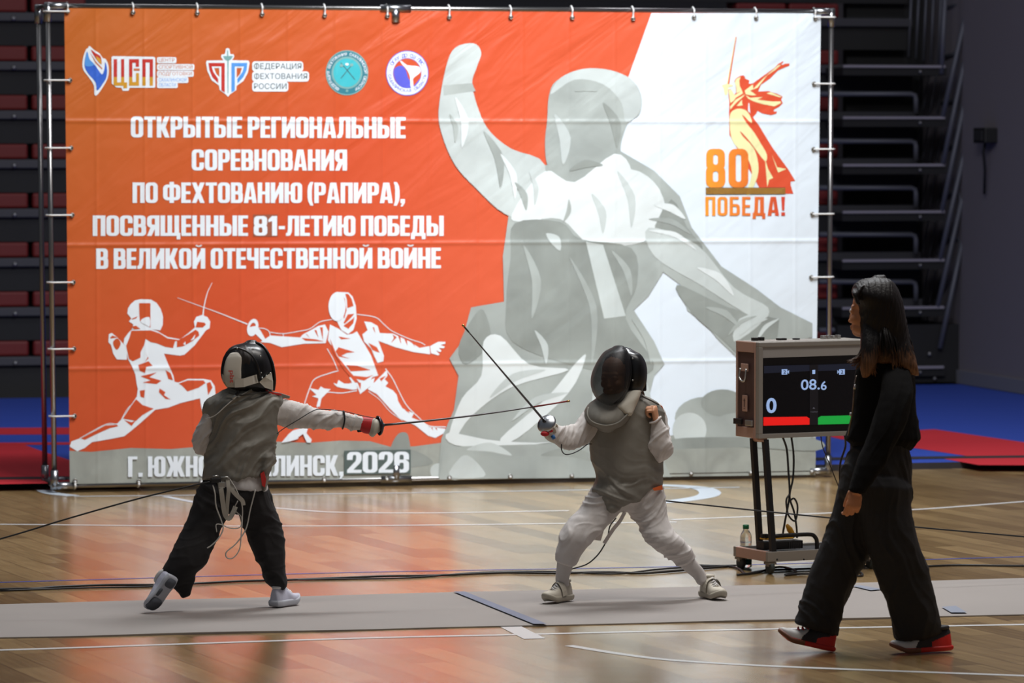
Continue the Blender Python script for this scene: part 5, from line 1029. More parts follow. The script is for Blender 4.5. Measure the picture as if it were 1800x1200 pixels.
q = MB(); plate(q, [J(1147, 858, -.112), J(1164, 852, -.07), J(1165, 860, -.07), J(1150, 862, -.105)], 0.012); q.build('lining', m_org, vest, label='orange lining at the hem'); q = MB(); q.tube([J(1128, 696, -.08), J(1145, 704, -.10), J(1158, 711, -.06)], 0.004, 6); q.build('shoulder_seam', mat('seam_dark', (70, 68, 64), 0.8), vest)
q = MB(); ribbon(q, [J(1098, 900, -.05), J(1090, 915, -.03), J(1078, 930, 0), J(1068, 945, .02), J(1062, 955, .03)], 0.018); q.build('crotch_strap', m_jack, vest)
q = MB(); plate(q, [J(1062, 880, .08), J(1062, 930, .08), J(1056, 950, .08), J(1042, 948, .08), J(1034, 944, .08), J(1050, 925, .08)], 0.008); q.build('waist_strap', m_jack, vest)
# mask
q = MB(); slab(q, Y0, [(1088, 614, 1112, 615, .0, 22), (1086, 623, 1124, 622, .0, 36), (1087, 640, 1132, 637, .0, 44), (1088, 658, 1134, 656, .0, 46), (1089, 676, 1131, 679, .0, 43), (1092, 690, 1122, 690, .0, 32)], n=32)
mk = link('fencing_mask', wrap(q, 'fencing_mask', 0.005, 4), m_mask, pr, label='black side and back of the mask')
m_see = mat('mask_mesh', (22, 22, 24), 0.45, 0.3, alpha=0.77)
q = MB(); slab(q, Y0, [(1078, 611, 1096, 611, -.05, 22), (1064, 619, 1102, 618, -.05, 33), (1052, 636, 1106, 636, -.055, 42), (1043, 657, 1106, 660, -.06, 47), (1041, 676, 1102, 680, -.065, 46), (1045, 692, 1095, 696, -.075, 40), (1053, 704, 1086, 707, -.085, 30), (1062, 711, 1076, 712, -.09, 18)], n=36, k=6)
link('mask_mesh', q.mesh('mask_mesh'), m_see, mk, label='see-through wire mesh over the face')
q = MB(); q.tube(cr([J(1098, 613, -.06), J(1104, 624, -.09), J(1108, 642, -.115), J(1108, 660, -.125), J(1103, 682, -.125), J(1094, 698, -.13), J(1078, 711, -.13)], 5), 0.006, 8); q.build('mask_rim', m_mask, mk)
q = MB()
for x, y, d in ((1112, 630, -.105), (1112, 668, -.122), (1125, 670, -.098), (1119, 682, -.105)): rivet(q, J(x, y, d), 0.0046)
q.build('rivets', m_clip, mk)
q = MB(); q.box(J(1131, 677, -.06), (0.02, 0.05, 0.055), bevel=0.006); q.build('mask_buckle', m_mask, mk)
q = MB(); slab(q, Y0, [(1046, 702, 1120, 690, -.03, 30), (1036, 710, 1119, 704, -.04, 36), (1029, 722, 1112, 722, -.055, 41), (1028, 735, 1103, 736, -.065, 43), (1035, 746, 1092, 747, -.07, 40), (1050, 752, 1078, 753, -.075, 32)])
bib = link('mask_bib', wrap(q, 'mask_bib', 0.005, 3), m_lame, mk, label='grey metallic bib')
q = MB(); q.tube(cr([J(1034, 716, -.125), J(1033, 731, -.155), J(1042, 742, -.170), J(1064, 748, -.182), J(1086, 743, -.178), J(1102, 729, -.165), J(1108, 722, -.15)], 5), 0.005, 8); q.build('bib_piping', m_lame, bib)
q = MB(); slab(q, Y0, [(1098, 684, 1124, 685, -.02, 38), (1082, 700, 1121, 697, -.035, 42), (1064, 713, 1117, 708, -.045, 44), (1080, 722, 1108, 724, -.055, 44)]); wb_ = link('bib_lining', wrap(q, 'bib_lining', 0.005, 3), m_glv, mk, label='white upper panel of the bib')
# gloved sword hand and foil
gp = J(958, 741, -.235); tipp = J(815, 573, -.76)
dd = (tipp - gp).normalized()
foil('foil', gp, tipp, 0.049, 'foil raised diagonally by right fencer, bright round steel guard', m_steel, m_guard, mat('tip_dark', (40, 36, 36), 0.5), 0.05, 0.0)
q = MB(); slab(q, Y0, [(980, 748, 982, 782, -.165, 16), (971, 750, 966, 776, -.185, 15), (965, 752, 958, 770, -.20, 12)])
gl = link('glove', wrap(q, 'glove', 0.004, 3), m_glv, pr, label='white glove')
q = MB(); hand_shapes(q, frame_mat(J(974, 768, -.185), gp - dd * 0.045 - J(974, 768, -.185), (-0.5, -0.6, -0.6)), 0.72, ((70, 80, 45), (72, 82, 45), (74, 82, 45), (76, 80, 45)), ((22, 10), 0.6), 1, 0, 0.0105); link('glove_hand', wrap(q, 'glove_hand', 0.003, 2), m_glv, gl)
q = MB(); q.ball(J(958, 762, -.245), (0.022, 0.016, 0.013), seg=12); q.ball(J(968, 757, -.245), (0.012, 0.010, 0.008), seg=10); q.build('glove_patch', m_red, gl, label='red patch on the glove'); q = MB(); q.tube([J(971, 765, -.225), J(974, 771, -.225)], 0.009, 8); q.build('cord_socket', mat('plug_blue', (40, 110, 180), 0.5), gl)
shb = (m_shb, m_solb, m_shb, m_lace)
h1 = Fl(1000, 1053, 0.013); shoe(pr, h1, h1 + Vector((-0.155, -0.125, 0)), (0, 0, 1), 0.082, 0.100, shb, label='beige shoe pointing at the opponent', sole_t=0.028, strap=m_shb)
h1 = Fl(1238, 1047, 0.013); shoe(pr, h1, h1 + Vector((0.035, -0.19, 0)), (0, 0, 1), 0.086, 0.105, shb, label='beige rear shoe pointing at the camera', sole_t=0.028, strap=m_shb)
cord('body_cord', [J(987, 780, -.20), J(987, 790, -.20), J(993, 798, -.20), J(1005, 797, -.19), J(1020, 790, -.17), J(1032, 781, -.14), J(1040, 780, -.10)], 0.0028, m_cab, 'thin dark wire drooping below raised sword arm', 'body cord')
cord('body_cord', [J(1083, 910, .08), J(1072, 925, .1), J(1068, 945, .1), J(1058, 965, .1), J(1046, 980, .1), J(1030, 992, .1), J(1004, 1000, .1)], 0.0034, m_cab, 'dark wire hanging between white breeches to the floor', 'body cord')
cord('reel_cable', [J(1150, 878, .12), J(1170, 880, .15), J(1330, 897, .2), J(1500, 914, .25), J(1620, 927, .25), J(1800, 943, .3), J(1950, 957, .3)], 0.0042, m_cab, 'black reel cable stretched from right fencer toward the right', 'cable')
# ================================================================== walking woman
Y0 = 17.72
base = Fl(1525, 1146); base.y = Y0
pw = thing('person', base, 'woman in black jacket and wide black trousers walking left past the scoreboard', 'person')
J = lambda x, y, d=0.0: At(x, y, Y0 + d)
m_skw = mat('skin_woman', (196, 132, 92), 0.5); m_jb = mat('jacket_black', (15, 14, 15), 0.9, spec=0.2, bump=('weave', 160, 0.25)); m_tb2 = mat('trousers_black', (27, 25, 27), 0.8, bump=('weave', 200, 0.2))
hc = J(1533, 546, 0.02); Mw = frame_mat(hc, Vector((-0.84, 0.54, -0.03)), (0.02, 0, 1))
mb = MB(); head_shapes(mb, Mw, 1.0)
mb.tube([J(1548, 625), J(1552, 680), J(1550, 740), J(1545, 800)], [0.055, 0.075, 0.07, 0.07], 16); mb.tube([J(1535, 655, 0.02), J(1562, 658, -.03)], 0.03, 12)
mb.tube([J(1566, 660, -.03), J(1574, 700, -.13), J(1548, 780, -.23), J(1508, 858, -.25), J(1503, 866, -.25)], [0.03, 0.028, 0.026, 0.022, 0.022], 12)
mb.tube([J(1530, 645, .10), J(1528, 720, .16), J(1530, 790, .16), J(1540, 850, .14)], [0.03, 0.03, 0.028, 0.022], 12)
mb.tube([J(1530, 800, .03), J(1495, 960, .07), J(1450, 1060, .09), J(1443, 1112, .09)], [0.05, 0.045, 0.035, 0.03], 12); mb.tube([J(1560, 800, 0), J(1570, 960, -.06), J(1612, 1070, -.08), J(1622, 1120, -.08)], [0.05, 0.045, 0.035, 0.03], 12)
hand_shapes(mb, frame_mat(J(1506, 862, -.25), J(1499, 892, -.255) - J(1506, 862, -.25), (-0.12, -0.99, 0.08)), 0.86, ((30, 45, 30), (34, 48, 32), (38, 50, 32), (42, 50, 30)), ((4, 6), 0.8), -1, 1, 0.0092)
body = link('body', wrap(mb, 'body', 0.0035, 2), m_skw, pw)
add_eyes(Mw, 1.0, body, mat('iris_brown', (50, 32, 24), 0.3))
# hair with lighter ends
mh = mat('hair_ombre', (24, 19, 18), 0.5, spec=0.3)
nt = mh.node_tree; b = nt.nodes['Principled BSDF']; tc = nt.nodes.new('ShaderNodeTexCoord'); sp = nt.nodes.new('ShaderNodeSeparateXYZ'); nt.links.new(tc.outputs['Object'], sp.inputs[0])
mp = nt.nodes.new('ShaderNodeMapping'); mp.inputs['Scale'].default_value = (150, 150, 7); nt.links.new(tc.outputs['Object'], mp.inputs[0]); nz = nt.nodes.new('ShaderNodeTexNoise'); nz.inputs['Scale'].default_value = 1.0; nz.inputs['Detail'].default_value = 3; nt.links.new(mp.outputs[0], nz.inputs['Vector'])
zA, zB = J(1550, 585).z, J(1550, 668).z
mr = nt.nodes.new('ShaderNodeMapRange'); mr.inputs['From Min'].default_value = zA; mr.inputs['From Max'].default_value = zB; nt.links.new(sp.outputs['Z'], mr.inputs[0])
ml = nt.nodes.new('ShaderNodeMath'); ml.operation = 'MULTIPLY_ADD'; ml.inputs[1].default_value = 0.9; nt.links.new(nz.outputs['Fac'], ml.inputs[0]); ad = nt.nodes.new('ShaderNodeMath'); ad.operation = 'SUBTRACT'; ad.inputs[1].default_value = 0.50; nt.links.new(mr.outputs[0], ad.inputs[0]); nt.links.new(ad.outputs[0], ml.inputs[2])
rp = nt.nodes.new('ShaderNodeValToRGB'); e = rp.color_ramp.elements; e[0].color = lin((22, 17, 16)) + (1,); e[0].position = 0.25; e[1].color = lin((150, 106, 74)) + (1,); e[1].position = 0.95; nt.links.new(ml.outputs[0], rp.inputs[0]); nt.links.new(rp.outputs[0], b.inputs['Base Color'])
bp = nt.nodes.new('ShaderNodeBump'); bp.inputs['Strength'].default_value = 0.5; bp.inputs['Distance'].default_value = 0.006; nt.links.new(nz.outputs['Fac'], bp.inputs['Height']); nt.links.new(bp.outputs['Normal'], b.inputs['Normal'])
q = MB(); slab(q, Y0, [(1532, 488, 1556, 488, 0.0, 14), (1511, 494, 1568, 495, 0.0, 32), (1501, 506, 1577, 508, -.01, 39), (1501, 518, 1582, 522, -.02, 41), (1510, 538, 1587, 540, -.02, 41), (1513, 560, 1591, 562, -.02, 40), (1514, 585, 1596, 585, -.02, 37), (1514, 608, 1601, 608, -.03, 33), (1514, 625, 1606, 626, -.04, 29)])
slab(q, Y0, [(1516, 570, 1560, 575, -.04, 18), (1514, 600, 1550, 606, -.075, 19), (1513, 625, 1543, 632, -.095, 15), (1513, 645, 1536, 649, -.105, 10), (1515, 662, 1526, 662, -.11, 4)])
slab(q, Y0, [(1550, 575, 1590, 575, -.03, 22), (1556, 603, 1600, 604, -.055, 20), (1564, 625, 1608, 627, -.075, 16), (1580, 642, 1613, 645, -.09, 11), (1600, 657, 1615, 659, -.09, 5)])
slab(q, Y0, [(1506, 505, 1516, 500, -.02, 24), (1498, 513, 1508, 522, -.05, 14), (1503, 530, 1512, 534, -.07, 8)])
fh = folds((0.12, 0, 1), 0.0035, 3, 60, 3, 0.2)
link('hair', wrap(q, 'hair', 0.004, 2, fh), mh, pw, label='long dark hair lightening to brown ends')
q = MB()
random.seed(3)
for i in range(130):
    t = random.random(); x0 = 1517 + t * 78; d0 = -.135 + abs(t - 0.5) * 0.12 + random.random() * 0.02
    x1 = x0 + (6 if t > 0.45 else -2) + random.uniform(-3, 5) + (10 * (t - 0.4) if t > .4 else 0); y1 = random.uniform(625, 662) if (t < .35 or t > .55) else random.uniform(618, 634)
    q.tube([J(x0 - (x1 - x0) * .2, 575, d0 + .02), J((x0 + x1) / 2, 602, d0 + .0), J(x1, y1 - 8, d0), J(x1 + random.uniform(-4, 5), y1, d0)], [0.0022, 0.0026, 0.0022, 0.0008], 5)
for i in range(26):
    t = random.random(); y0 = 600 + 24 * random.random(); ex, ey = 1488 + 18 * t + random.uniform(-2, 2), 634 + 16 * t + random.uniform(-2, 2); d0 = -.05 - .03 * random.random()
    q.tube(cr([J(1522, y0 - 25, d0), J(1516, y0, d0 - .01), J(1508 + 4 * t, y0 + (ey - y0) * .65, d0 - .02), J(ex, ey, d0 - .02)], 4), [0.0030] * 9 + [0.002, 0.0016, 0.0012, 0.0008], 5)
q.build('hair_strand', mh, [o for o in pw.children if o.name.startswith('hair')][0])
# trousers
q = MB(); slab(q, Y0, [(1508, 768, 1592, 768, 0, 34), (1496, 788, 1596, 786, 0, 39), (1485, 814, 1602, 812, 0, 43), (1478, 840, 1602, 836, 0, 45), (1474, 868, 1600, 870, 0, 44), (1490, 890, 1594, 890, 0, 34)])
slab(q, Y0, [(1476, 850, 1560, 860, .03, 38), (1466, 890, 1562, 892, .04, 39), (1456, 925, 1550, 926, .05, 38), (1440, 966, 1533, 968, .06, 36), (1425, 1002, 1511, 1004, .07, 34), (1412, 1045, 1490, 1046, .08, 34), (1403, 1078, 1478, 1082, .08, 33), (1398, 1096, 1474, 1104, .08, 31), (1424, 1104, 1473, 1114, .08, 24)])
slab(q, Y0, [(1500, 850, 1601, 856, -.05, 40), (1507, 890, 1601, 888, -.05, 39), (1515, 925, 1606, 924, -.06, 38), (1526, 970, 1618, 965, -.07, 37), (1545, 1020, 1634, 1015, -.07, 35), (1560, 1060, 1645, 1055, -.07, 34), (1569, 1095, 1653, 1090, -.07, 32), (1573, 1122, 1656, 1108, -.07, 29), (1588, 1126, 1652, 1114, -.07, 22)])
link('trousers', wrap(q, 'trousers', 0.006, 5, folds((0.25, 0, -0.95), 0.009, 1.6, 14, 31)), m_tb2, pw)
# cropped jacket
q = MB(); slab(q, Y0, [(1528, 624, 1574, 618, 0, 22), (1509, 640, 1600, 634, 0, 32), (1504, 672, 1608, 668, 0, 37), (1499, 720, 1609, 712, 0, 39), (1493, 750, 1613, 745, 0, 42), (1487, 770, 1618, 768, 0, 44), (1490, 776, 1615, 774, 0, 43)])
slab(q, Y0, [(1558, 632, 1596, 640, -.04, 18), (1552, 658, 1602, 666, -.11, 23), (1548, 690, 1604, 694, -.17, 25), (1535, 735, 1593, 742, -.21, 23), (1522, 775, 1571, 785, -.22, 21), (1506, 815, 1549, 826, -.235, 18), (1493, 853, 1524, 862, -.245, 15), (1491, 858, 1521, 866, -.247, 14)])
slab(q, Y0, [(1508, 640, 1545, 640, .10, 20), (1506, 710, 1546, 710, .15, 20), (1510, 780, 1548, 780, .16, 18), (1524, 840, 1550, 842, .15, 14)])
jw = link('jacket', wrap(q, 'jacket', 0.006, 5, folds((0.3, 0, 0.9), 0.007, 2.2, 15, 40)), m_jb, pw)
q = MB(); q.tube(cr([J(1506, 660, -.06), J(1502, 680, -.07), J(1499, 720, -.06), J(1491, 765, -.03)], 5), 0.004, 6); q.build('zip', mat('zip_metal', (120, 112, 100), 0.35, 0.9), jw)
q = MB(); q.tube([J(1504, 676, -.075), J(1502, 684, -.078)], 0.006, 6); q.tube([J(1496, 725, -.06), J(1495, 731, -.062)], 0.006, 6); q.build('zip_pull', m_clip, jw)
# shoes: white toe, dark mid, red heel
m_ws = mat('trainer_white', (206, 202, 198), 0.5); m_ds = mat('trainer_dark', (34, 30, 34), 0.6); m_gum = mat('sole_gum', (120, 74, 50), 0.6); m_rs = mat('trainer_red', (206, 36, 28), 0.5)
def trainer(heel, toe, up, label):
    s = shoe(pw, heel, toe, up, 0.092, 0.105, (m_ds, m_rs, m_ds, m_red), label=label, sole_t=0.022)
    M = frame_mat(heel, toe - heel, up); L = (toe - heel).length
    me = s.data; me.materials.append(m_ws); me.materials.append(m_rs); inv = M.inverted(); bl = root_loc(pw)
    for p in me.polygons:
        c = inv @ (p.center + bl); x = c.x / L
        if x > 0.56 + (0.06 * math.sin(c.z * 60)): p.material_index = 1
        elif x < 0.34 and c.z < 0.075 - x * 0.09: p.material_index = 2
    so = [c for c in s.children if c.name.startswith('sole')][0]; so.data.materials.append(m_gum)
    for p in so.data.polygons:
        if (inv @ (p.center + bl)).x / L > 0.55: p.material_index = 1
    return s
h = Fl(1467, 1146, 0.002); h.y += 0.03; trainer(h, h + Vector((-0.245, 0.03, 0.058)), (0.22, 0, 1), 'leading trainer, toe lifted, white toe and red heel')
h = At(1670, 1141, 17.64); t = At(1566, 1149, 17.64); t.z = 0.002; trainer(h, t, (0.12, 0, 1), 'trailing trainer, heel lifting, white toe and red heel')
# ------------------------------------------------------------------ scoring cart (board case on a trolley)
wf = Fl(1350, 1017); ANG = math.radians(-28)     # the board is turned against the camera's right
d_g = wf.y
# local axes of the cart: u along the front, w toward the back, both level
u = (_R * math.cos(math.radians(27)) + _F * math.sin(math.radians(27))).normalized(); w = Vector((-u.y, u.x, 0))
if w.dot(_F) < 0: w = -w
DE = wf.y * 1.0
def onray(px, py, p0, nrm):
    r = ray(px, py); return C0 + r * ((p0 - C0).dot(nrm) / r.dot(nrm))
pc = Fl(1350, 1010, 0.0)                     # below the front left corner
zc = lambda py: onray(1350, py, pc, w).z
cart = thing('scoring_trolley', pc + u * 0.38 + w * 0.17, 'low wheeled trolley with black posts carrying the scoreboard case', 'trolley')
m_alu = mat('alu', (150, 145, 138), 0.45, 0.35); m_blkm = mat('black_steel', (30, 28, 28), 0.45, 0.3); m_pink = mat('alu_warm', (186, 150, 134), 0.45, 0.3); m_ply = mat('case_brown', (74, 50, 46), 0.55, mottle=(6, 0.12)); m_rub = mat('rubber_grey', (60, 66, 64), 0.6)
RC = Matrix((u, w, Vector((0, 0, 1)))).transposed()
def bx(name, u0, u1, w0, w1, z0, z1, m, parent, bev=0.003, org=pc, label=None):
    q = MB(); q.box(org + u * ((u0 + u1) / 2) + w * ((w0 + w1) / 2) + Vector((0, 0, (z0 + z1) / 2 - org.z)), (u1 - u0, w1 - w0, z1 - z0), RC, 0, bev); return q.build(name, m, parent, None, label)
PX = 1 / 340.0
zb1, zb0_ = zc(970), zc(988)
LW = 0.68; DW = 0.36
bx('base_rail', 0, LW, 0, 0.025, zb0_, zb1, m_alu, cart); bx('base_rail', 0, LW, DW - 0.025, DW, zb0_, zb1, m_alu, cart); bx('base_rail', 0, 0.025, 0.0255, DW - 0.0255, zb0_, zb1, m_pink, cart); bx('base_rail', LW - 0.025, LW, 0.0255, DW - 0.0255, zb0_, zb1, m_alu, cart)
bx('base_board', 0.026, LW - 0.026, 0.026, DW - 0.026, zb0_ + 0.005, zb1 - 0.012, m_blkm, cart)
for a, b in ((0.03, 0.03), (LW - 0.04, 0.03), (0.03, DW - 0.03), (LW - 0.04, DW - 0.03)):
    c = pc + u * a + w * b; q = MB(); q.box(Vector((c.x, c.y, zb0_ - 0.008)), (0.05, 0.05, 0.012), RC, 0, 0.002); ca = q.build('caster', m_alu, cart)
    q = MB(); q.box(Vector((c.x, c.y, 0.055)) + u * 0.016, (0.004, 0.034, max(0.03, zb0_ - 0.055)), RC); q.box(Vector((c.x, c.y, 0.055)) - u * 0.016, (0.004, 0.034, max(0.03, zb0_ - 0.055)), RC); q.build('caster_fork', m_alu, ca)
    q = MB(); MM = frame_mat(Vector((c.x, c.y, 0.034)) - u * 0.012, w, u); q.lathe([(0.012, 0), (0.030, 0), (0.034, 0.004), (0.034, 0.020), (0.030, 0.024), (0.012, 0.024)], MM, 20); q.build('caster_wheel', m_rub, ca)
# case geometry: front plane through px 1333
CD = 0.235
cf0 = onray(1334, 771, pc + w * 0.10, w); zt0 = onray(1334, 602, pc + w * 0.10, w).z; cz0 = cf0.z
o0 = cf0.copy()
CW = 0.66
# posts
for (xa, ya, xb, yb, wa, wb2) in ((1345, 772, 1359, 974, 0.12, 0.02), (1324, 770, 1336, 966, 0.26, 0.22)):
    a, b = onray(xa, ya, pc + w * wa, w), onray(xb, yb, pc + w * wb2, w)
    for sh in (0.0, CW - 0.05):
        b2 = Vector((b.x, b.y, zb1 - 0.01)); q = MB(); R_ = []
        for p in (a + u * sh, b2 + u * sh): R_.append([p + u * (i * 0.014) + w * (j * 0.014) for i, j in ((-1, -1), (1, -1), (1, 1), (-1, 1))])
        q.rings(R_, 0, True, False); q.build('post', m_blkm, cart)
for sh in (0.0, CW - 0.05):
    a, b = onray(1324, 771, pc + w * 0.27, w), onray(1345, 773, pc + w * 0.11, w); q = MB(); q.tube([a + u * sh, b + u * sh], 0.014, 8); q.build('post_cap', m_pink, cart)
hp = [onray(x, y, pc + w * 0.06, w) for x, y in ((1359, 942), (1395, 940), (1424, 939), (1433, 944), (1436, 953), (1436, 968))]
q = MB(); q.tube(cr(hp, 4), 0.011, 10); q.build('push_bar', m_blkm, cart)
for x in (1366, 1413, 1450):
    p = onray(x, 983, pc, w); q = MB(); q.ball(p - w * 0.001, 0.005, seg=8); q.build('screw', m_blkm, cart)
# --- the case
case = thing('scoreboard', o0 + u * CW / 2 + w * CD / 2, 'scoreboard in brown flight case, screen lit with red and green bars', 'scoreboard')
H0 = zt0 - cz0
bc = lambda name, u0, u1, w0, w1, z0, z1, m, par=case, bev=0.003, label=None: bx(name, u0, u1, w0, w1, cz0 + z0, cz0 + z1, m, par, bev, o0, label)
fr = 0.024
bc('case_body', 0.004, CW - 0.004, 0.03, CD, 0.004, H0 - 0.004, m_ply)
for n_, a in (('case_frame', (0, CW, 0, 0.034, 0, fr)), ('case_frame', (0, CW, 0, 0.034, H0 - fr, H0)), ('case_frame', (0, fr, 0, 0.034, fr, H0 - fr)), ('case_frame', (CW - fr, CW, 0, 0.034, fr, H0 - fr))): bc(n_, *a, m_alu)
bc('edge_rail', -0.003, 0.012, 0.0345, 0.048, 0, H0, m_pink); bc('edge_rail', -0.003, 0.012, CD - 0.014, CD + 0.002, 0, H0, m_pink)
bc('corner_plate', -0.004, 0.004, 0.0485, CD - 0.015, 0.0, 0.055, m_pink); bc('corner_plate', -0.004, 0.004, 0.0485, CD - 0.015, H0 - 0.055, H0, m_pink); bc('case_lid', 0.0, CW, 0.035, CD, H0 - 0.003, H0 + 0.002, m_alu)
ha = bc('carry_handle', -0.012, -0.004, 0.10, 0.17, H0 - 0.155, H0 - 0.115, m_pink); q = MB(); c0 = o0 + w * 0.135 + Vector((0, 0, H0 - 0.15)) - u * 0.016; q.tube(cr([c0 + w * 0.03 + Vector((0, 0, .01)), c0 + w * 0.03 + Vector((0, 0, -.04)) - u * 0.006, c0 - w * 0.02 + Vector((0, 0, -.055)) - u * 0.006, c0 - w * 0.03 + Vector((0, 0, .01))], 4), 0.005, 8); q.build('handle_bar', m_clip, ha)
la = bc('label_plate', -0.009, -0.003, 0.11, 0.16, H0 * 0.27, H0 * 0.44, m_pink); q = MB(); c1 = o0 - u * 0.0095 + w * 0.135 + Vector((0, 0, H0 * 0.36))
q.box(c1, (0.001, 0.010, 0.045), RC); q.box(c1 + Vector((0, 0, -0.03)), (0.001, 0.016, 0.004), RC); q.box(c1 + Vector((0, 0, 0.012)), (0.001, 0.018, 0.006), RC); q.build('label_print', mat('label_ink', (96, 70, 62), 0.6), la)
bc('latch', -0.016, -0.003, 0.05, 0.12, 0.062, 0.092, m_clip); bc('latch', -0.016, -0.003, 0.16, CD + 0.006, 0.064, 0.094, m_blkm)
for i, (a, b, hh) in enumerate(((0.05, 0.08, .016), (0.09, 0.115, .018), (0.20, 0.25, .010), (0.30, 0.33, .008), (0.47, 0.49, .018), (0.50, 0.515, .020), (0.53, 0.545, .018), (0.56, 0.58, .02))): bc('lid_fitting', a, b, 0.14, 0.17, H0 + 0.002, H0 + 0.002 + hh, m_clip if i > 3 else m_blkm, case, 0.002)
# screen
m_bez = mat('bezel_black', (16, 15, 16), 0.25); m_scr = mat('screen_dark', (8, 8, 10), 0.12, coat=0.5); m_strip = mat('strip_grey', (150, 146, 142), 0.5)
scr = bc('screen', fr, CW - fr, 0.010, 0.030, fr, H0 - fr, m_bez)
OP = o0 + w * 0.010
def S(px, py, k): return onray(px, py, OP - w * (0.0012 * k), w)
def sq_(name, pts, m, k, parent=scr, label=None): q = MB(); q.add([S(x, y, k) for x, y in pts], [list(range(len(pts)))]); return q.build(name, m, parent, None, label)
E_blue = mat('lit_blue', (150, 178, 225), 0.5, emit=0.62); E_red = mat('lit_red', (214, 22, 18), 0.5, emit=0.75); E_grn = mat('lit_green', (20, 148, 56), 0.5, emit=0.75); E_glow = mat('lit_dim', (22, 26, 40), 0.4, emit=0.6); E_bar = mat('lit_bar', (16, 15, 20), 0.4, emit=0.5); E_grey = mat('lit_grey', (90, 90, 100), 0.5, emit=0.5); E_ink = mat('lit_ink', (14, 18, 34), 0.5)
sq_('grey_strip', [(1341, 610), (1524, 603), (1524, 623), (1341, 629)], m_strip, 1, label='grey strip above the display')
sq_('display', [(1342, 642), (1522, 636), (1522, 745), (1342, 749)], m_scr, 1)
sq_('display_band', [(1343, 643), (1423, 641), (1423, 652), (1343, 656)], E_glow, 2); sq_('display_band', [(1438, 641), (1521, 638), (1521, 649), (1438, 652)], E_glow, 2)
sq_('centre_column', [(1423, 641), (1438, 640.5), (1438, 746), (1423, 746.5)], E_bar, 3)
def cut_bar(x0, y0, x1, y1, x2, y2, x3, y3, m, lab): sq_('touch_bar', [(x0, y0), (x1, y1), (x2, y2), (x3, y3)], m, 3, label=lab)
sq_('touch_bar', [(1342, 733), (1418, 732), (1423, 735), (1423, 746), (1342, 748)], E_red, 3, label='lit red bar'); sq_('touch_bar', [(1438, 734), (1443, 731), (1521, 729), (1521, 744), (1438, 746)], E_grn, 3, label='lit green bar')
def stext(t, x0, y0, x1, y1, m, k, b=0.0, name='digits', label=None):
    vs, fs = font_mesh(t, b); ax = min(v[0] for v in vs); bx_ = max(v[0] for v in vs); q = MB(); tilt = -0.035
    q.add([S(x0 + (v[0] - ax) / (bx_ - ax) * (x1 - x0), y1 - v[1] / 0.70 * (y1 - y0) + tilt * (v[0] - ax) / (bx_ - ax) * (x1 - x0), k) for v in vs], fs); q.build(name, m, scr, None, label)
stext('08.', 1408, 667, 1441, 685, E_blue, 4, 0.012, label='clock digits 08.6'); stext('6', 1443, 670, 1453, 685, E_blue, 4, 0.012); stext('0', 1347, 700, 1365, 725, E_blue, 4, 0.025, label='score 0'); stext('1', 1428, 650, 1433, 657, E_blue, 4, 0.01)
for x, fl in ((1374, 1), (1475, -1)):
    sq_('camera_icon', [(x, 649), (x + 10, 648.6), (x + 10, 658), (x, 658.4)], E_blue, 4)
    t = [(x + 10, 653.5), (x + 13, 650), (x + 13, 657)] if fl > 0 else [(x, 653.5), (x - 3, 650), (x - 3, 657)]
    sq_('camera_icon', t, E_blue, 4); stext('2', x + 3, 650.5, x + 7.5, 656.5, E_ink, 5, 0.01)
stext('тайм', 1424.5, 722.5, 1437, 725, E_grey, 4); sq_('small_icon', [(1428, 718), (1430.5, 715.5), (1433, 718)], E_grey, 4)
# --- things standing on / behind the trolley
pb = pc + w * 0.20
blk = onray(1338, 960, pb, w); 
dev = thing('power_unit', Vector((onray(1385, 960, pb, w).x, onray(1385, 960, pb, w).y, zb1)), 'black and yellow electrical unit lying on trolley under scoreboard', 'power unit')
m_yel = mat('plastic_yellow', (206, 150, 30), 0.5)
def dv(name, x0, y0, x1, y1, wd0, wd1, m):
    a, b = onray(x0, y1, pc + w * wd0, w), onray(x1, y0, pc + w * wd0, w); q = MB(); c = (a + b) / 2 + w * (wd1 - wd0) / 2; q.box(c, ((b - a).dot(u), wd1 - wd0, b.z - a.z), RC, 0, 0.005); return q.build(name, m, dev)
dv('housing', 1343, 949, 1412, 967, 0.12, 0.20, m_blkm); dv('cover', 1345, 943, 1396, 949.3, 0.13, 0.19, m_yel); dv('switch', 1340, 938, 1345, 946, 0.115, 0.14, m_blkm); dv('switch', 1346, 938, 1352, 946, 0.115, 0.14, m_blkm)
q = MB(); q.tube([onray(1383, 922, pb, w), onray(1388, 930, pb, w), onray(1394, 940, pb, w), onray(1396, 944, pb, w)], [0.008, 0.016, 0.014, 0.006], 10); q.build('lever', m_yel, dev)
for i in range(6):
    x = 1388 + i * 3.6; q = MB(); q.box(onray(x, 958, pc + w * 0.118, w), (0.004, 0.004, 0.035), RC); q.build('cooling_fin', mat('fin_grey', (60, 58, 58), 0.5), dev)
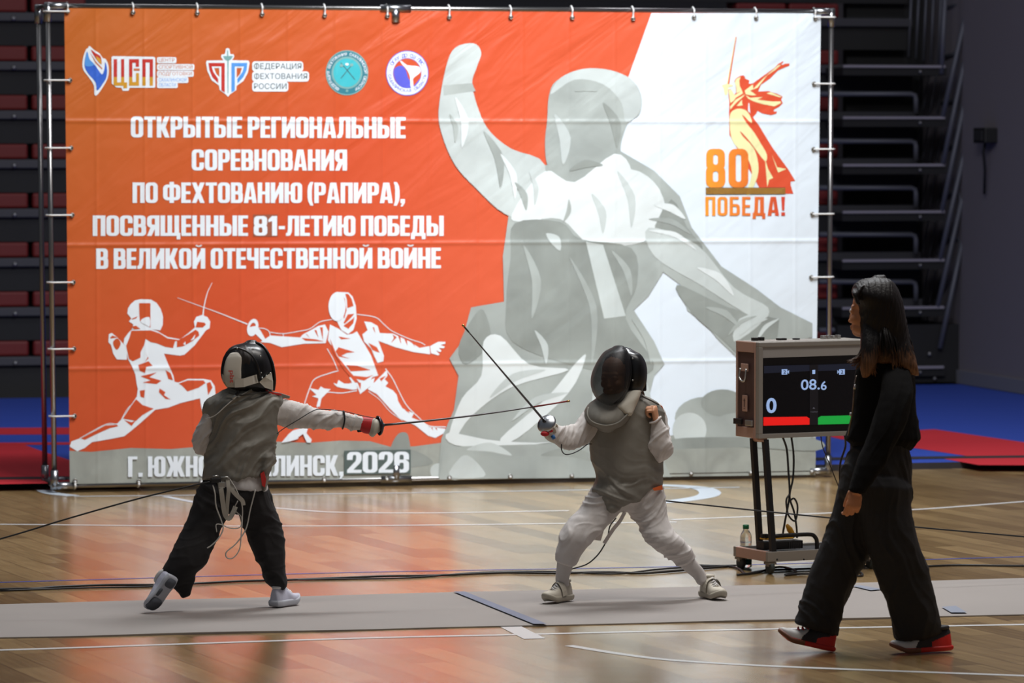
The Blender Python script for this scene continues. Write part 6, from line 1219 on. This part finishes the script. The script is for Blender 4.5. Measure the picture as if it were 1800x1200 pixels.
# water bottle on the floor behind the trolley
bb = Fl(1311, 998); bb.z = 0.001
hb = At(1311, 922, bb.y).z
bot = thing('water_bottle', bb, 'clear plastic water bottle with green cap on floor behind trolley', 'bottle')
m_pet = mat('pet', (232, 240, 240), 0.06, trans=0.92); m_wat = mat('water', (236, 244, 246), 0.02, trans=1.0); m_cap = mat('cap_green', (20, 96, 56), 0.4); m_lab = mat('bottle_label', (34, 110, 104), 0.5)
T = Matrix.Translation(bb); k = hb / 0.235; r_ = 0.031
q = MB(); q.lathe([(0.02, 0), (r_, 0.006 * k), (r_, .05 * k), (r_ * .93, .06 * k), (r_, .07 * k), (r_, .12 * k), (r_ * .94, .13 * k), (r_, .14 * k), (r_, .17 * k), (r_ * .8, .19 * k), (0.014, .208 * k), (0.0135, .218 * k), (0.0125, .219 * k)], T, 24); q.build('bottle_body', m_pet, bot)
q = MB(); q.lathe([(0.016, .212 * k), (0.0165, .214 * k), (0.0165, .233 * k), (0.014, .235 * k)], T, 20); q.build('cap', m_cap, bot)
q = MB(); q.lathe([(r_ * 1.012, .022 * k), (r_ * 1.012, .048 * k)], T, 24); q.build('bottle_label', m_lab, bot)
# cables from the case
def cb(pts, wd, label, r=0.0055):
    P = cr([onray(x, y, pc + w * (wd if not isinstance(wd, (list, tuple)) else wd[i]), w) for i, (x, y) in enumerate(pts)], 5); q = MB(); q.tube(P, r, 8); return tag(q.build('power_cable', m_cab, None, P[0]), label, 'cable', None)
cb([(1376, 768), (1383, 790), (1386, 830), (1388, 868), (1383, 900), (1380, 915), (1376, 938)], [.14, .15, .15, .14, .13, .13, .15], 'black cable hanging from scoreboard case, left of the pair')
cb([(1391, 767), (1395, 800), (1394, 840), (1388, 872), (1396, 900), (1400, 925), (1401, 945)], [.16, .17, .17, .16, .15, .15, .16], 'black cable hanging from scoreboard case, right of the pair')
cb([(1388, 880), (1396, 876), (1402, 890), (1398, 915), (1386, 905), (1382, 880), (1388, 868)], [.13, .12, .12, .125, .12, .12, .13], 'black cable loop dangling between the two hanging cables', 0.005)
cb([(1485, 765), (1486, 785), (1477, 815), (1477, 850), (1484, 880)], [.2, .25, .28, .3, .3], 'black cable behind the walking woman below scoreboard')
cb([(1443, 767), (1446, 785), (1458, 815), (1470, 845), (1482, 872)], [.2, .25, .3, .34, .36], 'thin cable swinging behind scoreboard by blue mat', 0.003)
def flc(pts, r, label, wob=0.0):
    P = cr([Fl(x, y, r + 0.001) for x, y in pts], 8); q = MB(); q.tube(P, r, 6); return tag(q.build('floor_cable', m_cab, None, P[0]), label, 'cable')
flc([(-300, 1042), (0, 1035), (60, 1034), (100, 1031), (180, 1028), (300, 1027), (420, 1021), (500, 1019), (600, 1015), (680, 1012), (760, 1011), (860, 1007), (900, 1006), (980, 1007), (1060, 1005), (1130, 1007), (1200, 1002), (1290, 994)], 0.0065, 'thick black cable across parquet, full width behind the piste')
flc([(0, 1038), (140, 1033), (280, 1030), (400, 1022), (560, 1018), (720, 1015), (840, 1006), (960, 1004), (1080, 1008), (1160, 1000), (1240, 995), (1300, 993)], 0.005, 'thinner black cable twisted along the thick cable on parquet')
flc([(1225, 993), (1280, 995), (1300, 1000), (1312, 1008), (1340, 1003), (1400, 1000), (1460, 998), (1520, 994), (1600, 996), (1680, 993), (1800, 994), (2000, 992)], 0.006, 'black cable running under trolley to the right edge')
flc([(1296, 1010), (1330, 1006), (1370, 996), (1400, 1004), (1380, 1010), (1420, 1008), (1500, 1012), (1516, 1010), (1508, 1005), (1480, 1006)], 0.006, 'black cable coiled on floor beneath the trolley')
